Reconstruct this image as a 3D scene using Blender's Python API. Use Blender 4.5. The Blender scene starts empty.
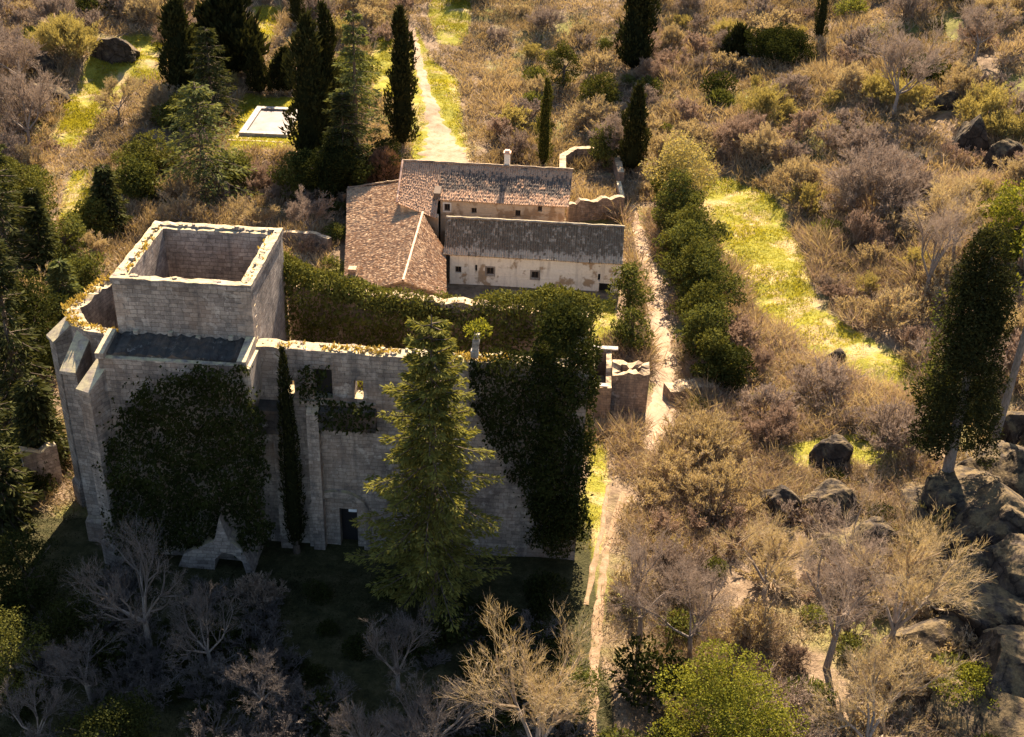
import bpy, math, random
import numpy as np
from mathutils import Vector

SC = bpy.context.scene
COL = SC.collection
rng = np.random.default_rng(11)
PI = math.pi

# ------------------------------------------------------------------ camera model
W_, H_ = 1024, 737
F_ = 1200.0
TH = math.radians(30.5)
CAMH = 55.0
ROLL = math.radians(2.2)
CT, ST = math.cos(TH), math.sin(TH)
CR, SR = math.cos(ROLL), math.sin(ROLL)


def ray(px, py):
    dx, dy = px - 512, py - 368.5
    dx, dy = dx * CR + dy * SR, -dx * SR + dy * CR
    a, b = dx / F_, -dy / F_
    return (a, CT + b * ST, -ST + b * CT)


def on_plane(px, py, Y):
    r = ray(px, py)
    t = Y / r[1]
    return (r[0] * t, Y, CAMH + r[2] * t)


def on_level(px, py, z):
    r = ray(px, py)
    t = (z - CAMH) / r[2]
    return (r[0] * t, r[1] * t, z)


def proj(x, y, z):
    d = z - CAMH
    zc = y * CT - d * ST
    yc = y * ST + d * CT
    u, v = F_ * x / zc, -F_ * yc / zc
    return (512 + u * CR - v * SR, 368.5 + u * SR + v * CR)


# ------------------------------------------------------------------ terrain height
def softplus(t, k):
    return k * np.logaddexp(0, t / k)


def vnoise(x, y, s, seed=0):
    x = np.asarray(x, float) / s + seed * 17.31
    y = np.asarray(y, float) / s + seed * 7.77
    xi, yi = np.floor(x), np.floor(y)
    fx, fy = x - xi, y - yi
    fx = fx * fx * (3 - 2 * fx)
    fy = fy * fy * (3 - 2 * fy)

    def h(a, b):
        n = np.sin(a * 127.1 + b * 311.7 + seed * 3.3) * 43758.5453
        return n - np.floor(n)
    return (h(xi, yi) * (1 - fx) + h(xi + 1, yi) * fx) * (1 - fy) + (h(xi, yi + 1) * (1 - fx) + h(xi + 1, yi + 1) * fx) * fy


def hgt(x, y):
    x = np.asarray(x, float)
    y = np.asarray(y, float)
    h = 0.13 * softplus(y - 138, 8)
    h = h + 0.20 * softplus(x - 19, 4) * (0.6 + 0.4 * np.clip((y - 40) / 60, 0, 1))
    h = h + 0.10 * softplus(-x - 42, 6)
    amp = np.clip((np.abs(x + 8) - 24) / 20, 0, 1)
    amp = np.maximum(amp, np.clip((y - 132) / 20, 0, 1))
    h = h + amp * (2.6 * (vnoise(x, y, 19, 1) - .5) + 1.2 * (vnoise(x, y, 7, 2) - .5))
    h = h + (0.25 + .5 * amp) * (vnoise(x, y, 2.6, 3) - .5)
    # pool terrace stays level
    w = np.clip(1 - (np.hypot((x + 32.6) / 6, (y - 152) / 10) - 1) / .6, 0, 1)
    h = h * (1 - w) + 2.0 * w
    return h


def at(px, py):
    r = ray(px, py)
    t = 40.0
    while t < 500:
        x, y, z = r[0] * t, r[1] * t, CAMH + r[2] * t
        if z < float(hgt(x, y)):
            break
        t += 1.0
    lo, hi = t - 1.0, t
    for _ in range(12):
        m = (lo + hi) / 2
        if CAMH + r[2] * m < float(hgt(r[0] * m, r[1] * m)):
            hi = m
        else:
            lo = m
    return (r[0] * hi, r[1] * hi, float(hgt(r[0] * hi, r[1] * hi)))


def inpoly(px, py, poly):
    c = False
    n = len(poly)
    for i in range(n):
        x1, y1 = poly[i]
        x2, y2 = poly[i - 1]
        if (y1 > py) != (y2 > py) and px < (x2 - x1) * (py - y1) / (y2 - y1) + x1:
            c = not c
    return c


def inpoly_np(X, Y, poly):
    c = np.zeros(X.shape, bool)
    n = len(poly)
    for i in range(n):
        x1, y1 = poly[i][:2]
        x2, y2 = poly[i - 1][:2]
        if y1 == y2:
            continue
        m = ((y1 > Y) != (y2 > Y)) & (X < (x2 - x1) * (Y - y1) / (y2 - y1) + x1)
        c ^= m
    return c


# ------------------------------------------------------------------ node helpers
class NT:
    def __init__(s, name):
        s.m = bpy.data.materials.new(name)
        s.m.use_nodes = True
        s.t = s.m.node_tree
        s.t.nodes.clear()
        s.out = s.t.nodes.new('ShaderNodeOutputMaterial')

    def n(s, ty, **kw):
        o = s.t.nodes.new('ShaderNode' + ty)
        for k, v in kw.items():
            setattr(o, k, v)
        return o

    def l(s, a, b):
        s.t.links.new(a, b)

    def noise(s, vec, scale, detail=4, rough=.6):
        o = s.n('TexNoise')
        o.inputs['Scale'].default_value = scale
        o.inputs['Detail'].default_value = detail
        o.inputs['Roughness'].default_value = rough
        if vec is not None:
            s.l(vec, o.inputs['Vector'])
        return o.outputs['Fac']

    def ramp(s, fac, stops):
        o = s.n('ValToRGB')
        e = o.color_ramp.elements
        while len(e) < len(stops):
            e.new(.5)
        for q, (p, c) in zip(e, stops):
            q.position = p
            q.color = (*c, 1) if len(c) == 3 else c
        s.l(fac, o.inputs['Fac'])
        return o.outputs['Color']

    def step(s, fac, a, b):
        o = s.n('MapRange', clamp=True)
        o.inputs['From Min'].default_value = a
        o.inputs['From Max'].default_value = b
        s.l(fac, o.inputs['Value'])
        return o.outputs['Result']

    def mix(s, fac, a, b, mode='MIX'):
        o = s.n('Mix', data_type='RGBA', blend_type=mode)
        if isinstance(fac, (int, float)):
            o.inputs[0].default_value = fac
        else:
            s.l(fac, o.inputs[0])
        for i, q in ((6, a), (7, b)):
            if isinstance(q, tuple):
                o.inputs[i].default_value = (*q, 1)
            else:
                s.l(q, o.inputs[i])
        return o.outputs[2]

    def math(s, op, a, b=None):
        o = s.n('Math', operation=op)
        for i, q in enumerate((a, b)):
            if q is None:
                continue
            if isinstance(q, (int, float)):
                o.inputs[i].default_value = q
            else:
                s.l(q, o.inputs[i])
        return o.outputs[0]

    def attr(s, name):
        o = s.n('Attribute', attribute_name=name)
        return o.outputs['Fac']

    def bump(s, h, strength, dist=.1):
        o = s.n('Bump')
        o.inputs['Strength'].default_value = strength
        o.inputs['Distance'].default_value = dist
        s.l(h, o.inputs['Height'])
        return o.outputs['Normal']

    def principled(s, col, rough=.9, normal=None, spec=.2):
        p = s.n('BsdfPrincipled')
        if isinstance(col, tuple):
            p.inputs['Base Color'].default_value = (*col, 1)
        else:
            s.l(col, p.inputs['Base Color'])
        p.inputs['Roughness'].default_value = rough
        p.inputs['Specular IOR Level'].default_value = spec
        if normal is not None:
            s.l(normal, p.inputs['Normal'])
        s.l(p.outputs[0], s.out.inputs['Surface'])
        return s.m

    def wallvec(s):
        """masonry coordinates: run along the wall, height"""
        g = s.n('NewGeometry')
        tc = s.n('TexCoord')
        sp = s.n('SeparateXYZ'); s.l(tc.outputs['Object'], sp.inputs[0])
        sn = s.n('SeparateXYZ'); s.l(tc.outputs['Normal'], sn.inputs[0])
        ax = s.math('ABSOLUTE', sn.outputs[0]); ay = s.math('ABSOLUTE', sn.outputs[1])
        f = s.math('GREATER_THAN', ax, ay)
        run = s.math('ADD', s.math('MULTIPLY', sp.outputs[1], f), s.math('MULTIPLY', sp.outputs[0], s.math('SUBTRACT', 1, f)))
        az = s.math('ABSOLUTE', sn.outputs[2])
        top = s.math('GREATER_THAN', az, .6)
        zz = s.math('ADD', s.math('MULTIPLY', sp.outputs[2], s.math('SUBTRACT', 1, top)), s.math('MULTIPLY', sp.outputs[1], top))
        run = s.math('ADD', s.math('MULTIPLY', run, s.math('SUBTRACT', 1, top)), s.math('MULTIPLY', sp.outputs[0], top))
        c = s.n('CombineXYZ'); s.l(run, c.inputs[0]); s.l(zz, c.inputs[1])
        return c.outputs[0], tc.outputs['Object'], sn.outputs[2]


def leaf_mat(name, dark, light, trans=.35):
    t = NT(name)
    oi = t.n('ObjectInfo')
    a = t.attr('tint')
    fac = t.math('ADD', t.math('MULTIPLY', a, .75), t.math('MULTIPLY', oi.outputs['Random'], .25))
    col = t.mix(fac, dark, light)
    d = t.n('BsdfDiffuse'); t.l(col, d.inputs['Color'])
    if trans > 0:
        tr = t.n('BsdfTranslucent')
        c2 = t.mix(1.0, col, (1.25, 1.15, .55), 'MULTIPLY')
        t.l(c2 if trans > .26 or 'twig' not in name else col, tr.inputs['Color'])
        mx = t.n('MixShader'); mx.inputs[0].default_value = trans
        t.l(d.outputs[0], mx.inputs[1]); t.l(tr.outputs[0], mx.inputs[2])
        t.l(mx.outputs[0], t.out.inputs['Surface'])
    else:
        t.l(d.outputs[0], t.out.inputs['Surface'])
    return t.m


def stone_mat(name, c1, c2, mortar, bw=.55, bh=.28, stain=.5, lichen=(.42, .34, .14), bumpk=.6):
    t = NT(name)
    v, ob, nz = t.wallvec()
    nd = t.noise(ob, 1.3, 3)
    off = t.n('VectorMath', operation='MULTIPLY_ADD')
    cx = t.n('CombineXYZ'); t.l(nd, cx.inputs[0]); t.l(nd, cx.inputs[1])
    t.l(cx.outputs[0], off.inputs[0]); off.inputs[1].default_value = (.5, .22, 0); t.l(v, off.inputs[2])
    b = t.n('TexBrick')
    t.l(off.outputs[0], b.inputs['Vector'])
    b.inputs['Scale'].default_value = 1
    b.inputs['Brick Width'].default_value = bw
    b.inputs['Row Height'].default_value = bh
    b.inputs['Mortar Size'].default_value = .018
    b.inputs['Mortar Smooth'].default_value = .6
    b.offset_frequency = 2; b.squash = .8; b.squash_frequency = 3
    b.inputs['Bias'].default_value = -.1
    b.inputs['Color1'].default_value = (*c1, 1)
    b.inputs['Color2'].default_value = (*c2, 1)
    b.inputs['Mortar'].default_value = (*mortar, 1)
    n1 = t.noise(ob, .45, 6, .65)
    st = t.ramp(n1, [(.3, (.36, .33, .32)), (.5, (.85, .82, .79)), (.7, (1.25, 1.18, 1.1))])
    col = t.mix(stain * 1.4 if stain < .7 else 1.0, b.outputs['Color'], st, 'MULTIPLY')
    n2 = t.noise(ob, 5, 5, .7)
    col = t.mix(.55, col, t.ramp(n2, [(.3, (.45, .43, .41)), (.7, (1.35, 1.33, 1.3))]), 'MULTIPLY')
    n6 = t.noise(ob, .22, 4, .6)
    col = t.mix(t.math('MULTIPLY', t.step(n6, .5, .6), .28), col, t.mix(n2, (.36, .23, .14), (.26, .18, .125)))
    n7 = t.noise(ob, .8, 6, .75)
    col = t.mix(t.math('MULTIPLY', t.step(n7, .57, .64), .6), col, (.09, .082, .075))
    col = t.mix(t.math('MULTIPLY', t.step(n7, .42, .36), .5), col, (.50, .44, .37))
    # vertical rain streaks
    mp = t.n('Mapping'); mp.inputs['Scale'].default_value = (1.6, 1.6, .12); t.l(ob, mp.inputs['Vector'])
    ns = t.noise(mp.outputs[0], 1.0, 4)
    col = t.mix(t.math('MULTIPLY', t.step(ns, .5, .72), .7), col, (.085, .075, .068))
    # lichen on the tops
    nl = t.noise(ob, 1.7, 5, .7)
    ft = t.math('MULTIPLY', t.step(nz, .55, .8), t.step(nl, .38, .62))
    col = t.mix(ft, col, lichen)
    hb = t.math('ADD', t.math('MULTIPLY', b.outputs['Fac'], -.6), t.math('MULTIPLY', n2, .8))
    return t.principled(col, .95, t.bump(hb, bumpk, .06), .1)


M = {}
M['stone'] = stone_mat('weathered_ashlar', (.37, .325, .28), (.21, .18, .16), (.16, .135, .118), .62, .3, .6, (.44, .36, .19), .7)
M['stone_pale'] = stone_mat('pale_dressed_stone', (.40, .35, .29), (.32, .28, .23), (.22, .19, .16), .8, .3, .5, (.45, .38, .22), .3)
M['stone_quoin'] = stone_mat('quoin_stone', (.42, .35, .285), (.30, .245, .205), (.22, .18, .15), 1.5, .9, .6, (.44, .36, .19), .5)
M['rubble'] = stone_mat('rubble_stone', (.36, .28, .21), (.22, .17, .13), (.15, .12, .1), .4, .24, .6, (.5, .38, .22))
M['mossy'] = stone_mat('moss_blackened_stone', (.075, .068, .062), (.04, .038, .036), (.03, .028, .026), .6, .5, .6, (.05, .048, .042), .9)


def plaster_mat(name, base, patch, amt):
    t = NT(name)
    tc = t.n('TexCoord'); ob = tc.outputs['Object']
    n1 = t.noise(ob, .55, 5, .6)
    n2 = t.noise(ob, 4, 5, .7)
    col = t.mix(t.step(n1, amt, amt + .06), base, patch)
    col = t.mix(.5, col, t.ramp(n2, [(.25, (.7, .66, .6)), (.65, (1.08, 1.06, 1.03))]), 'MULTIPLY')
    mp = t.n('Mapping'); mp.inputs['Scale'].default_value = (1.2, 1.2, .15); t.l(ob, mp.inputs['Vector'])
    col = t.mix(t.math('MULTIPLY', t.step(t.noise(mp.outputs[0], 1.5, 4), .52, .8), .6), col, (.28, .22, .16))
    return t.principled(col, .9, t.bump(n2, .3, .03), .1)


M['white_plaster'] = plaster_mat('whitewashed_plaster', (.80, .72, .58), (.40, .29, .18), .535)
M['ochre_plaster'] = plaster_mat('ochre_plaster', (.55, .41, .26), (.34, .22, .12), .52)


def tile_mat(name, cols, dark, damt, vband=None):
    t = NT(name)
    uv = t.n('UVMap')
    sp = t.n('SeparateXYZ'); t.l(uv.outputs[0], sp.inputs[0])
    fu = t.math('FLOOR', t.math('DIVIDE', sp.outputs[0], .24))
    fv = t.math('FLOOR', t.math('DIVIDE', sp.outputs[1], .42))
    c = t.n('CombineXYZ'); t.l(fu, c.inputs[0]); t.l(fv, c.inputs[1])
    wn = t.n('TexWhiteNoise', noise_dimensions='2D'); t.l(c.outputs[0], wn.inputs['Vector'])
    col = t.ramp(wn.outputs['Value'], [(0, cols[0]), (.5, cols[1]), (1, cols[2])])
    n1 = t.noise(uv.outputs[0], .55, 6, .7)
    n2 = t.noise(uv.outputs[0], 3.2, 4, .7)
    f = t.math('ADD', t.math('MULTIPLY', n1, .42), t.math('ADD', t.math('MULTIPLY', n2, .42), t.math('MULTIPLY', wn.outputs['Value'], .16)))
    if vband:
        # lichen grows thickest on the given strip of the slope
        a, b_ = vband
        up = t.step(sp.outputs[1], a - .35, a + .35)
        dn = t.step(sp.outputs[1], b_ + .35, b_ - .35)
        f = t.math('ADD', f, t.math('MULTIPLY', t.math('MULTIPLY', up, dn), .16))
    col = t.mix(t.step(f, damt, damt + .1), col, dark)
    n5 = t.noise(uv.outputs[0], 2.1, 5, .75)
    col = t.mix(t.math('MULTIPLY', t.step(n5, .54, .66), .4), col, (.36, .30, .21))
    return t.principled(col, .9, t.bump(n2, .4, .03), .1)


M['tile_pink'] = tile_mat('pink_clay_tiles', [(.37, .225, .135), (.42, .265, .165), (.33, .215, .14)], (.11, .085, .07), .57)
M['tile_pink_moss'] = tile_mat('pink_clay_tiles_mossy', [(.37, .225, .135), (.42, .265, .165), (.33, .215, .14)], (.10, .08, .065), .545, (1.4, 3.8))
M['tile_brown'] = tile_mat('brown_clay_tiles', [(.36, .235, .14), (.42, .29, .175), (.30, .20, .125)], (.16, .115, .08), .55)
M['tile_dark'] = tile_mat('lichen_dark_tiles', [(.40, .30, .2), (.45, .34, .23), (.34, .26, .18)], (.16, .112, .07), .525, (.85, 6))

t = NT('void_dark'); M['dark'] = t.principled((.012, .011, .012), .6, None, .3)
t = NT('sign_white'); M['sign'] = t.principled((.8, .8, .8), .5)
t = NT('old_wood'); ob = t.n('TexCoord').outputs['Object']
M['wood'] = t.principled(t.ramp(t.noise(ob, 7, 4), [(.3, (.09, .06, .04)), (.7, (.17, .12, .08))]), .8)
t = NT('terracotta_hip'); ob = t.n('TexCoord').outputs['Object']
M['hip'] = t.principled(t.ramp(t.noise(ob, 3, 4), [(.3, (.42, .25, .16)), (.7, (.66, .43, .3))]), .9)


def bark(name, a, b):
    t = NT(name)
    ob = t.n('TexCoord').outputs['Object']
    mp = t.n('Mapping'); mp.inputs['Scale'].default_value = (5, 5, 1.2); t.l(ob, mp.inputs['Vector'])
    n = t.noise(mp.outputs[0], 2, 5, .7)
    return t.principled(t.ramp(n, [(.3, a), (.7, b)]), .95, t.bump(n, .6, .05), .05)


M['bark'] = bark('grey_bark', (.12, .095, .075), (.30, .25, .21))
M['bark_pale'] = bark('pale_bark', (.10, .085, .07), (.24, .21, .18))
M['bark_dark'] = bark('dark_bark', (.05, .04, .03), (.13, .10, .075))
TW = {} if False else {
    'grey': leaf_mat('twigs_grey', (.15, .11, .085), (.36, .275, .20), .22),
    'tan': leaf_mat('twigs_tan', (.20, .15, .10), (.47, .37, .255), .28),
    'reddish': leaf_mat('twigs_reddish', (.16, .105, .07), (.40, .28, .19), .25),
    'dim': leaf_mat('twigs_shade_darkened', (.075, .062, .054), (.17, .145, .125), .12),  # grey twigs with the shadow before the church put into their colour
    'olive': leaf_mat('twigs_olive', (.17, .14, .055), (.40, .33, .14), .3),
}
M['cypress'] = leaf_mat('cypress_foliage', (.012, .014, .006), (.05, .05, .018), .14)
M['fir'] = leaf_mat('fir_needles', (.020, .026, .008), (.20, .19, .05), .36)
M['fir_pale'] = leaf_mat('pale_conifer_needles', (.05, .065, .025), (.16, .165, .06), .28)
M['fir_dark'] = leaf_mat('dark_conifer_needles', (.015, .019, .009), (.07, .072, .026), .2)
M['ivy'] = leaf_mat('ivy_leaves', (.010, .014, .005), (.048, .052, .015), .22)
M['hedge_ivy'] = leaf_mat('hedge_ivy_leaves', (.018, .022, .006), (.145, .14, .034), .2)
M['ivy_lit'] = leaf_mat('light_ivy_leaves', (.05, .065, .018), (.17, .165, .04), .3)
M['evergreen'] = leaf_mat('evergreen_leaves', (.024, .032, .009), (.15, .15, .042), .26)
M['yellowgreen'] = leaf_mat('yellow_green_leaves', (.035, .045, .008), (.27, .26, .04), .3)
M['brown_dome'] = leaf_mat('dry_brown_foliage', (.10, .055, .035), (.27, .165, .105), .1)
M['grass'] = leaf_mat('meadow_grass', (.14, .135, .02), (.38, .34, .045), .38)
M['dry_grass'] = leaf_mat('dry_grass', (.20, .14, .045), (.44, .33, .10), .3)
M['scrub'] = leaf_mat('dead_bracken', (.11, .076, .047), (.45, .34, .22), .2)
M['scrub_dark'] = leaf_mat('shade_darkened_ground_ivy', (.012, .014, .007), (.055, .052, .024), .15)  # ground cover colour darkened for the church's shadow


def rock_mat():
    t = NT('granite_rock')
    tc = t.n('TexCoord'); ob = tc.outputs['Object']
    g = t.n('NewGeometry')
    sn = t.n('SeparateXYZ'); t.l(g.outputs['Normal'], sn.inputs[0])
    n1 = t.noise(ob, 1.1, 6, .7); n2 = t.noise(ob, 6, 5, .7)
    col = t.ramp(n1, [(.3, (.018, .0145, .0115)), (.5, (.042, .034, .027)), (.7, (.085, .068, .052))])
    col = t.mix(.6, col, t.ramp(n2, [(.3, (.55, .52, .5)), (.7, (1.25, 1.2, 1.15))]), 'MULTIPLY')
    vo = t.n('TexVoronoi', feature='DISTANCE_TO_EDGE'); vo.inputs['Scale'].default_value = .55
    wv = t.n('VectorMath', operation='MULTIPLY_ADD'); t.l(n2, wv.inputs[0]); wv.inputs[1].default_value = (.5, .5, .5); t.l(ob, wv.inputs[2]); t.l(wv.outputs[0], vo.inputs['Vector'])
    crack = t.step(vo.outputs['Distance'], .05, .0)
    col = t.mix(crack, col, (.012, .01, .009))
    moss = t.math('MULTIPLY', t.step(sn.outputs[2], .35, .75), t.step(t.noise(ob, .9, 5, .7), .42, .56))
    col = t.mix(moss, col, t.ramp(n2, [(.3, (.08, .058, .03)), (.7, (.17, .125, .065))]))
    return t.principled(col, .95, t.bump(t.math('ADD', n1, n2), .7, .12), .1)


M['rock'] = rock_mat()


def ground_mat():
    t = NT('hill_ground')
    tc = t.n('TexCoord'); ob = tc.outputs['Object']
    n1 = t.noise(ob, .09, 5, .6); n2 = t.noise(ob, .9, 6, .75); n3 = t.noise(ob, 6, 4, .7)
    soil = t.ramp(n2, [(.28, (.085, .058, .036)), (.5, (.19, .135, .085)), (.72, (.31, .23, .15))])
    green = t.ramp(n2, [(.3, (.09, .085, .03)), (.7, (.22, .20, .055))])
    col = t.mix(t.step(n1, .5, .62), soil, green)
    gr = t.ramp(n2, [(.3, (.14, .135, .022)), (.5, (.21, .195, .03)), (.7, (.31, .265, .045))])
    n4 = t.noise(ob, .28, 4, .65)
    gr = t.mix(t.step(n4, .5, .62), gr, t.ramp(n2, [(.3, (.26, .19, .09)), (.7, (.46, .35, .17))]))
    gm = t.step(t.math('ADD', t.attr('grass'), t.math('ADD', t.math('MULTIPLY', t.math('SUBTRACT', n2, .5), 1.0), t.math('MULTIPLY', t.math('SUBTRACT', n4, .5), .8))), .35, .65)
    col = t.mix(gm, col, gr)
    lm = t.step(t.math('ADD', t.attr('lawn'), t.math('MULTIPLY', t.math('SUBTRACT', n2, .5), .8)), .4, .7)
    col = t.mix(lm, col, t.ramp(n2, [(.3, (.020, .020, .010)), (.5, (.045, .043, .018)), (.7, (.085, .07, .035))]))  # lawn colour carries the shade cast by the church
    col = t.mix(.5, col, t.ramp(n3, [(.3, (.55, .55, .55)), (.7, (1.25, 1.25, 1.25))]), 'MULTIPLY')
    return t.principled(col, .97, t.bump(t.math('ADD', n2, t.math('MULTIPLY', n3, .5)), .9, .25), .05)


M['ground'] = ground_mat()
t = NT('dirt_track'); ob = t.n('TexCoord').outputs['Object']
n2 = t.noise(ob, 1.2, 6, .7); n3 = t.noise(ob, 7, 4, .7)
c = t.ramp(n2, [(.28, (.15, .12, .045)), (.42, (.27, .195, .125)), (.72, (.38, .28, .195))])
c = t.mix(.5, c, t.ramp(n3, [(.3, (.7, .68, .66)), (.7, (1.15, 1.15, 1.15))]), 'MULTIPLY')
M['dirt'] = t.principled(c, .95, t.bump(n3, .6, .05), .05)
t = NT('reddish_track'); ob = t.n('TexCoord').outputs['Object']
n2 = t.noise(ob, 1.6, 6, .7); n3 = t.noise(ob, 7, 4, .7)
c = t.ramp(n2, [(.3, (.10, .085, .03)), (.45, (.22, .15, .09)), (.72, (.33, .225, .145))])
c = t.mix(.6, c, t.ramp(n3, [(.3, (.55, .53, .5)), (.7, (1.2, 1.2, 1.2))]), 'MULTIPLY')
M['dirt_red'] = t.principled(c, .95, t.bump(n3, .7, .06), .05)
t = NT('pool_floor'); ob = t.n('TexCoord').outputs['Object']
M['pool_floor'] = t.principled(t.ramp(t.noise(ob, .35, 6, .7), [(.35, (.05, .037, .03)), (.5, (.12, .09, .074)), (.65, (.16, .128, .11))]), .6, None, .3)
t = NT('white_coping'); ob = t.n('TexCoord').outputs['Object']
M['coping'] = t.principled(t.ramp(t.noise(ob, 3, 5, .7), [(.3, (.16, .13, .10)), (.6, (.36, .32, .27))]), .8)


# ------------------------------------------------------------------ mesh helpers
def mesh_np(name, V, F, mat, uv=None, face_attr=None, smooth=False):
    """V Nx3, F = list of arrays (each KxN same corner count) or a list of tuples"""
    me = bpy.data.meshes.new(name)
    V = np.asarray(V, np.float32)
    if isinstance(F, np.ndarray):
        F = [F]
    if F and isinstance(F[0], np.ndarray):
        loops = np.concatenate([f.ravel() for f in F]).astype(np.int32)
        cnt = np.concatenate([np.full(len(f), f.shape[1]) for f in F]).astype(np.int32)
    else:
        loops = np.array([i for f in F for i in f], np.int32)
        cnt = np.array([len(f) for f in F], np.int32)
    me.vertices.add(len(V)); me.vertices.foreach_set('co', V.ravel())
    me.loops.add(len(loops)); me.loops.foreach_set('vertex_index', loops)
    me.polygons.add(len(cnt))
    me.polygons.foreach_set('loop_start', np.concatenate([[0], np.cumsum(cnt)[:-1]]).astype(np.int32))
    if smooth:
        me.polygons.foreach_set('use_smooth', np.ones(len(cnt), bool))
    if uv is not None:
        l = me.uv_layers.new(name='UVMap')
        l.data.foreach_set('uv', np.asarray(uv, np.float32)[loops].ravel())
    me.update(calc_edges=True)
    if not smooth:
        me.shade_flat()
    if face_attr is not None:
        a = me.attributes.new('tint', 'FLOAT', 'FACE')
        a.data.foreach_set('value', np.asarray(face_attr, np.float32))
    me.materials.append(mat)
    me.validate()
    return me


def link(name, me, parent=None, loc=(0, 0, 0)):
    o = bpy.data.objects.new(name, me)
    COL.objects.link(o)
    o.location = loc
    if parent is not None:
        o.parent = parent
    return o


def tag(o, label=None, cat=None, group=None, kind=None):
    if label: o['label'] = label
    if cat: o['category'] = cat
    if group: o['group'] = group
    if kind: o['kind'] = kind
    return o


def empty(name, loc, rz=0.0):
    o = bpy.data.objects.new(name, None)
    o.empty_display_size = .5
    COL.objects.link(o)
    o.location = loc
    o.rotation_euler = (0, 0, rz)
    return o


class MB:
    def __init__(s):
        s.v = []; s.f = []

    def add(s, vs, fs):
        b = len(s.v)
        s.v += [tuple(q) for q in vs]
        s.f += [tuple(b + i for i in f) for f in fs]

    def box(s, x0, x1, y0, y1, z0, z1):
        s.add([(x0, y0, z0), (x1, y0, z0), (x1, y1, z0), (x0, y1, z0), (x0, y0, z1), (x1, y0, z1), (x1, y1, z1), (x0, y1, z1)],
              [(3, 2, 1, 0), (4, 5, 6, 7), (0, 1, 5, 4), (1, 2, 6, 5), (2, 3, 7, 6), (3, 0, 4, 7)])

    def hexa(s, b, t):
        """bottom 4 points ccw, top 4 points"""
        s.add(list(b) + list(t), [(3, 2, 1, 0), (4, 5, 6, 7), (0, 1, 5, 4), (1, 2, 6, 5), (2, 3, 7, 6), (3, 0, 4, 7)])

    def prism_xz(s, poly, y0, y1):
        n = len(poly)
        vs = [(x, y0, z) for x, z in poly] + [(x, y1, z) for x, z in poly]
        fs = [tuple(range(n)), tuple(range(2 * n - 1, n - 1, -1))]
        fs += [(i, i + n, (i + 1) % n + n, (i + 1) % n) for i in range(n)]
        s.add(vs, fs)

    def build(s, name, mat, parent=None, loc=(0, 0, 0), bev=0, smooth=False):
        me = mesh_np(name, np.array(s.v) if s.v else np.zeros((0, 3)), s.f, mat, smooth=smooth)
        o = link(name, me, parent, loc)
        if bev:
            m = o.modifiers.new('bevel', 'BEVEL'); m.width = bev; m.segments = 1
        return o


def holed_wall(x0, x1, z0, z1, holes, y0, y1, dx=.7, jit=.0, ztop=None, seed=0):
    """straight wall along x with openings cut clean through and a broken top edge"""
    r = random.Random(seed)
    xs = set(np.round(np.linspace(x0, x1, max(2, int((x1 - x0) / dx) + 1)), 3))
    zs = {z0, z1}
    for a, b, c, d in holes:
        xs |= {a, b}; zs |= {c, d}
    zs |= set(np.round(np.linspace(z0, z1, 4), 3))
    xs = sorted(xs); zs = sorted(zs)
    nx, nz = len(xs), len(zs)
    topz = [(ztop(x) if ztop else z1) + (r.uniform(-jit, jit) if 0 < i < nx - 1 else 0) for i, x in enumerate(xs)]
    m = MB()
    idx = {}

    def vid(i, j, k):
        if (i, j, k) not in idx:
            z = zs[j] if j < nz - 1 else topz[i]
            jj = r.uniform(-.02, .02)
            idx[(i, j, k)] = len(m.v)
            m.v.append((xs[i], (y0, y1)[k] + jj, z))
        return idx[(i, j, k)]

    def solid(i, j):
        if not (0 <= i < nx - 1 and 0 <= j < nz - 1):
            return False
        cx, cz = (xs[i] + xs[i + 1]) / 2, (zs[j] + zs[j + 1]) / 2
        return not any(a < cx < b and c_ < cz < d for a, b, c_, d in holes)
    for i in range(nx - 1):
        for j in range(nz - 1):
            if not solid(i, j):
                continue
            m.f.append((vid(i, j, 0), vid(i + 1, j, 0), vid(i + 1, j + 1, 0), vid(i, j + 1, 0)))
            m.f.append((vid(i + 1, j, 1), vid(i, j, 1), vid(i, j + 1, 1), vid(i + 1, j + 1, 1)))
            if not solid(i - 1, j): m.f.append((vid(i, j, 1), vid(i, j, 0), vid(i, j + 1, 0), vid(i, j + 1, 1)))
            if not solid(i + 1, j): m.f.append((vid(i + 1, j, 0), vid(i + 1, j, 1), vid(i + 1, j + 1, 1), vid(i + 1, j + 1, 0)))
            if not solid(i, j + 1): m.f.append((vid(i, j + 1, 0), vid(i + 1, j + 1, 0), vid(i + 1, j + 1, 1), vid(i, j + 1, 1)))
            if not solid(i, j - 1) and j > 0: m.f.append((vid(i, j, 1), vid(i + 1, j, 1), vid(i + 1, j, 0), vid(i, j, 0)))
    return m


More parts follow.
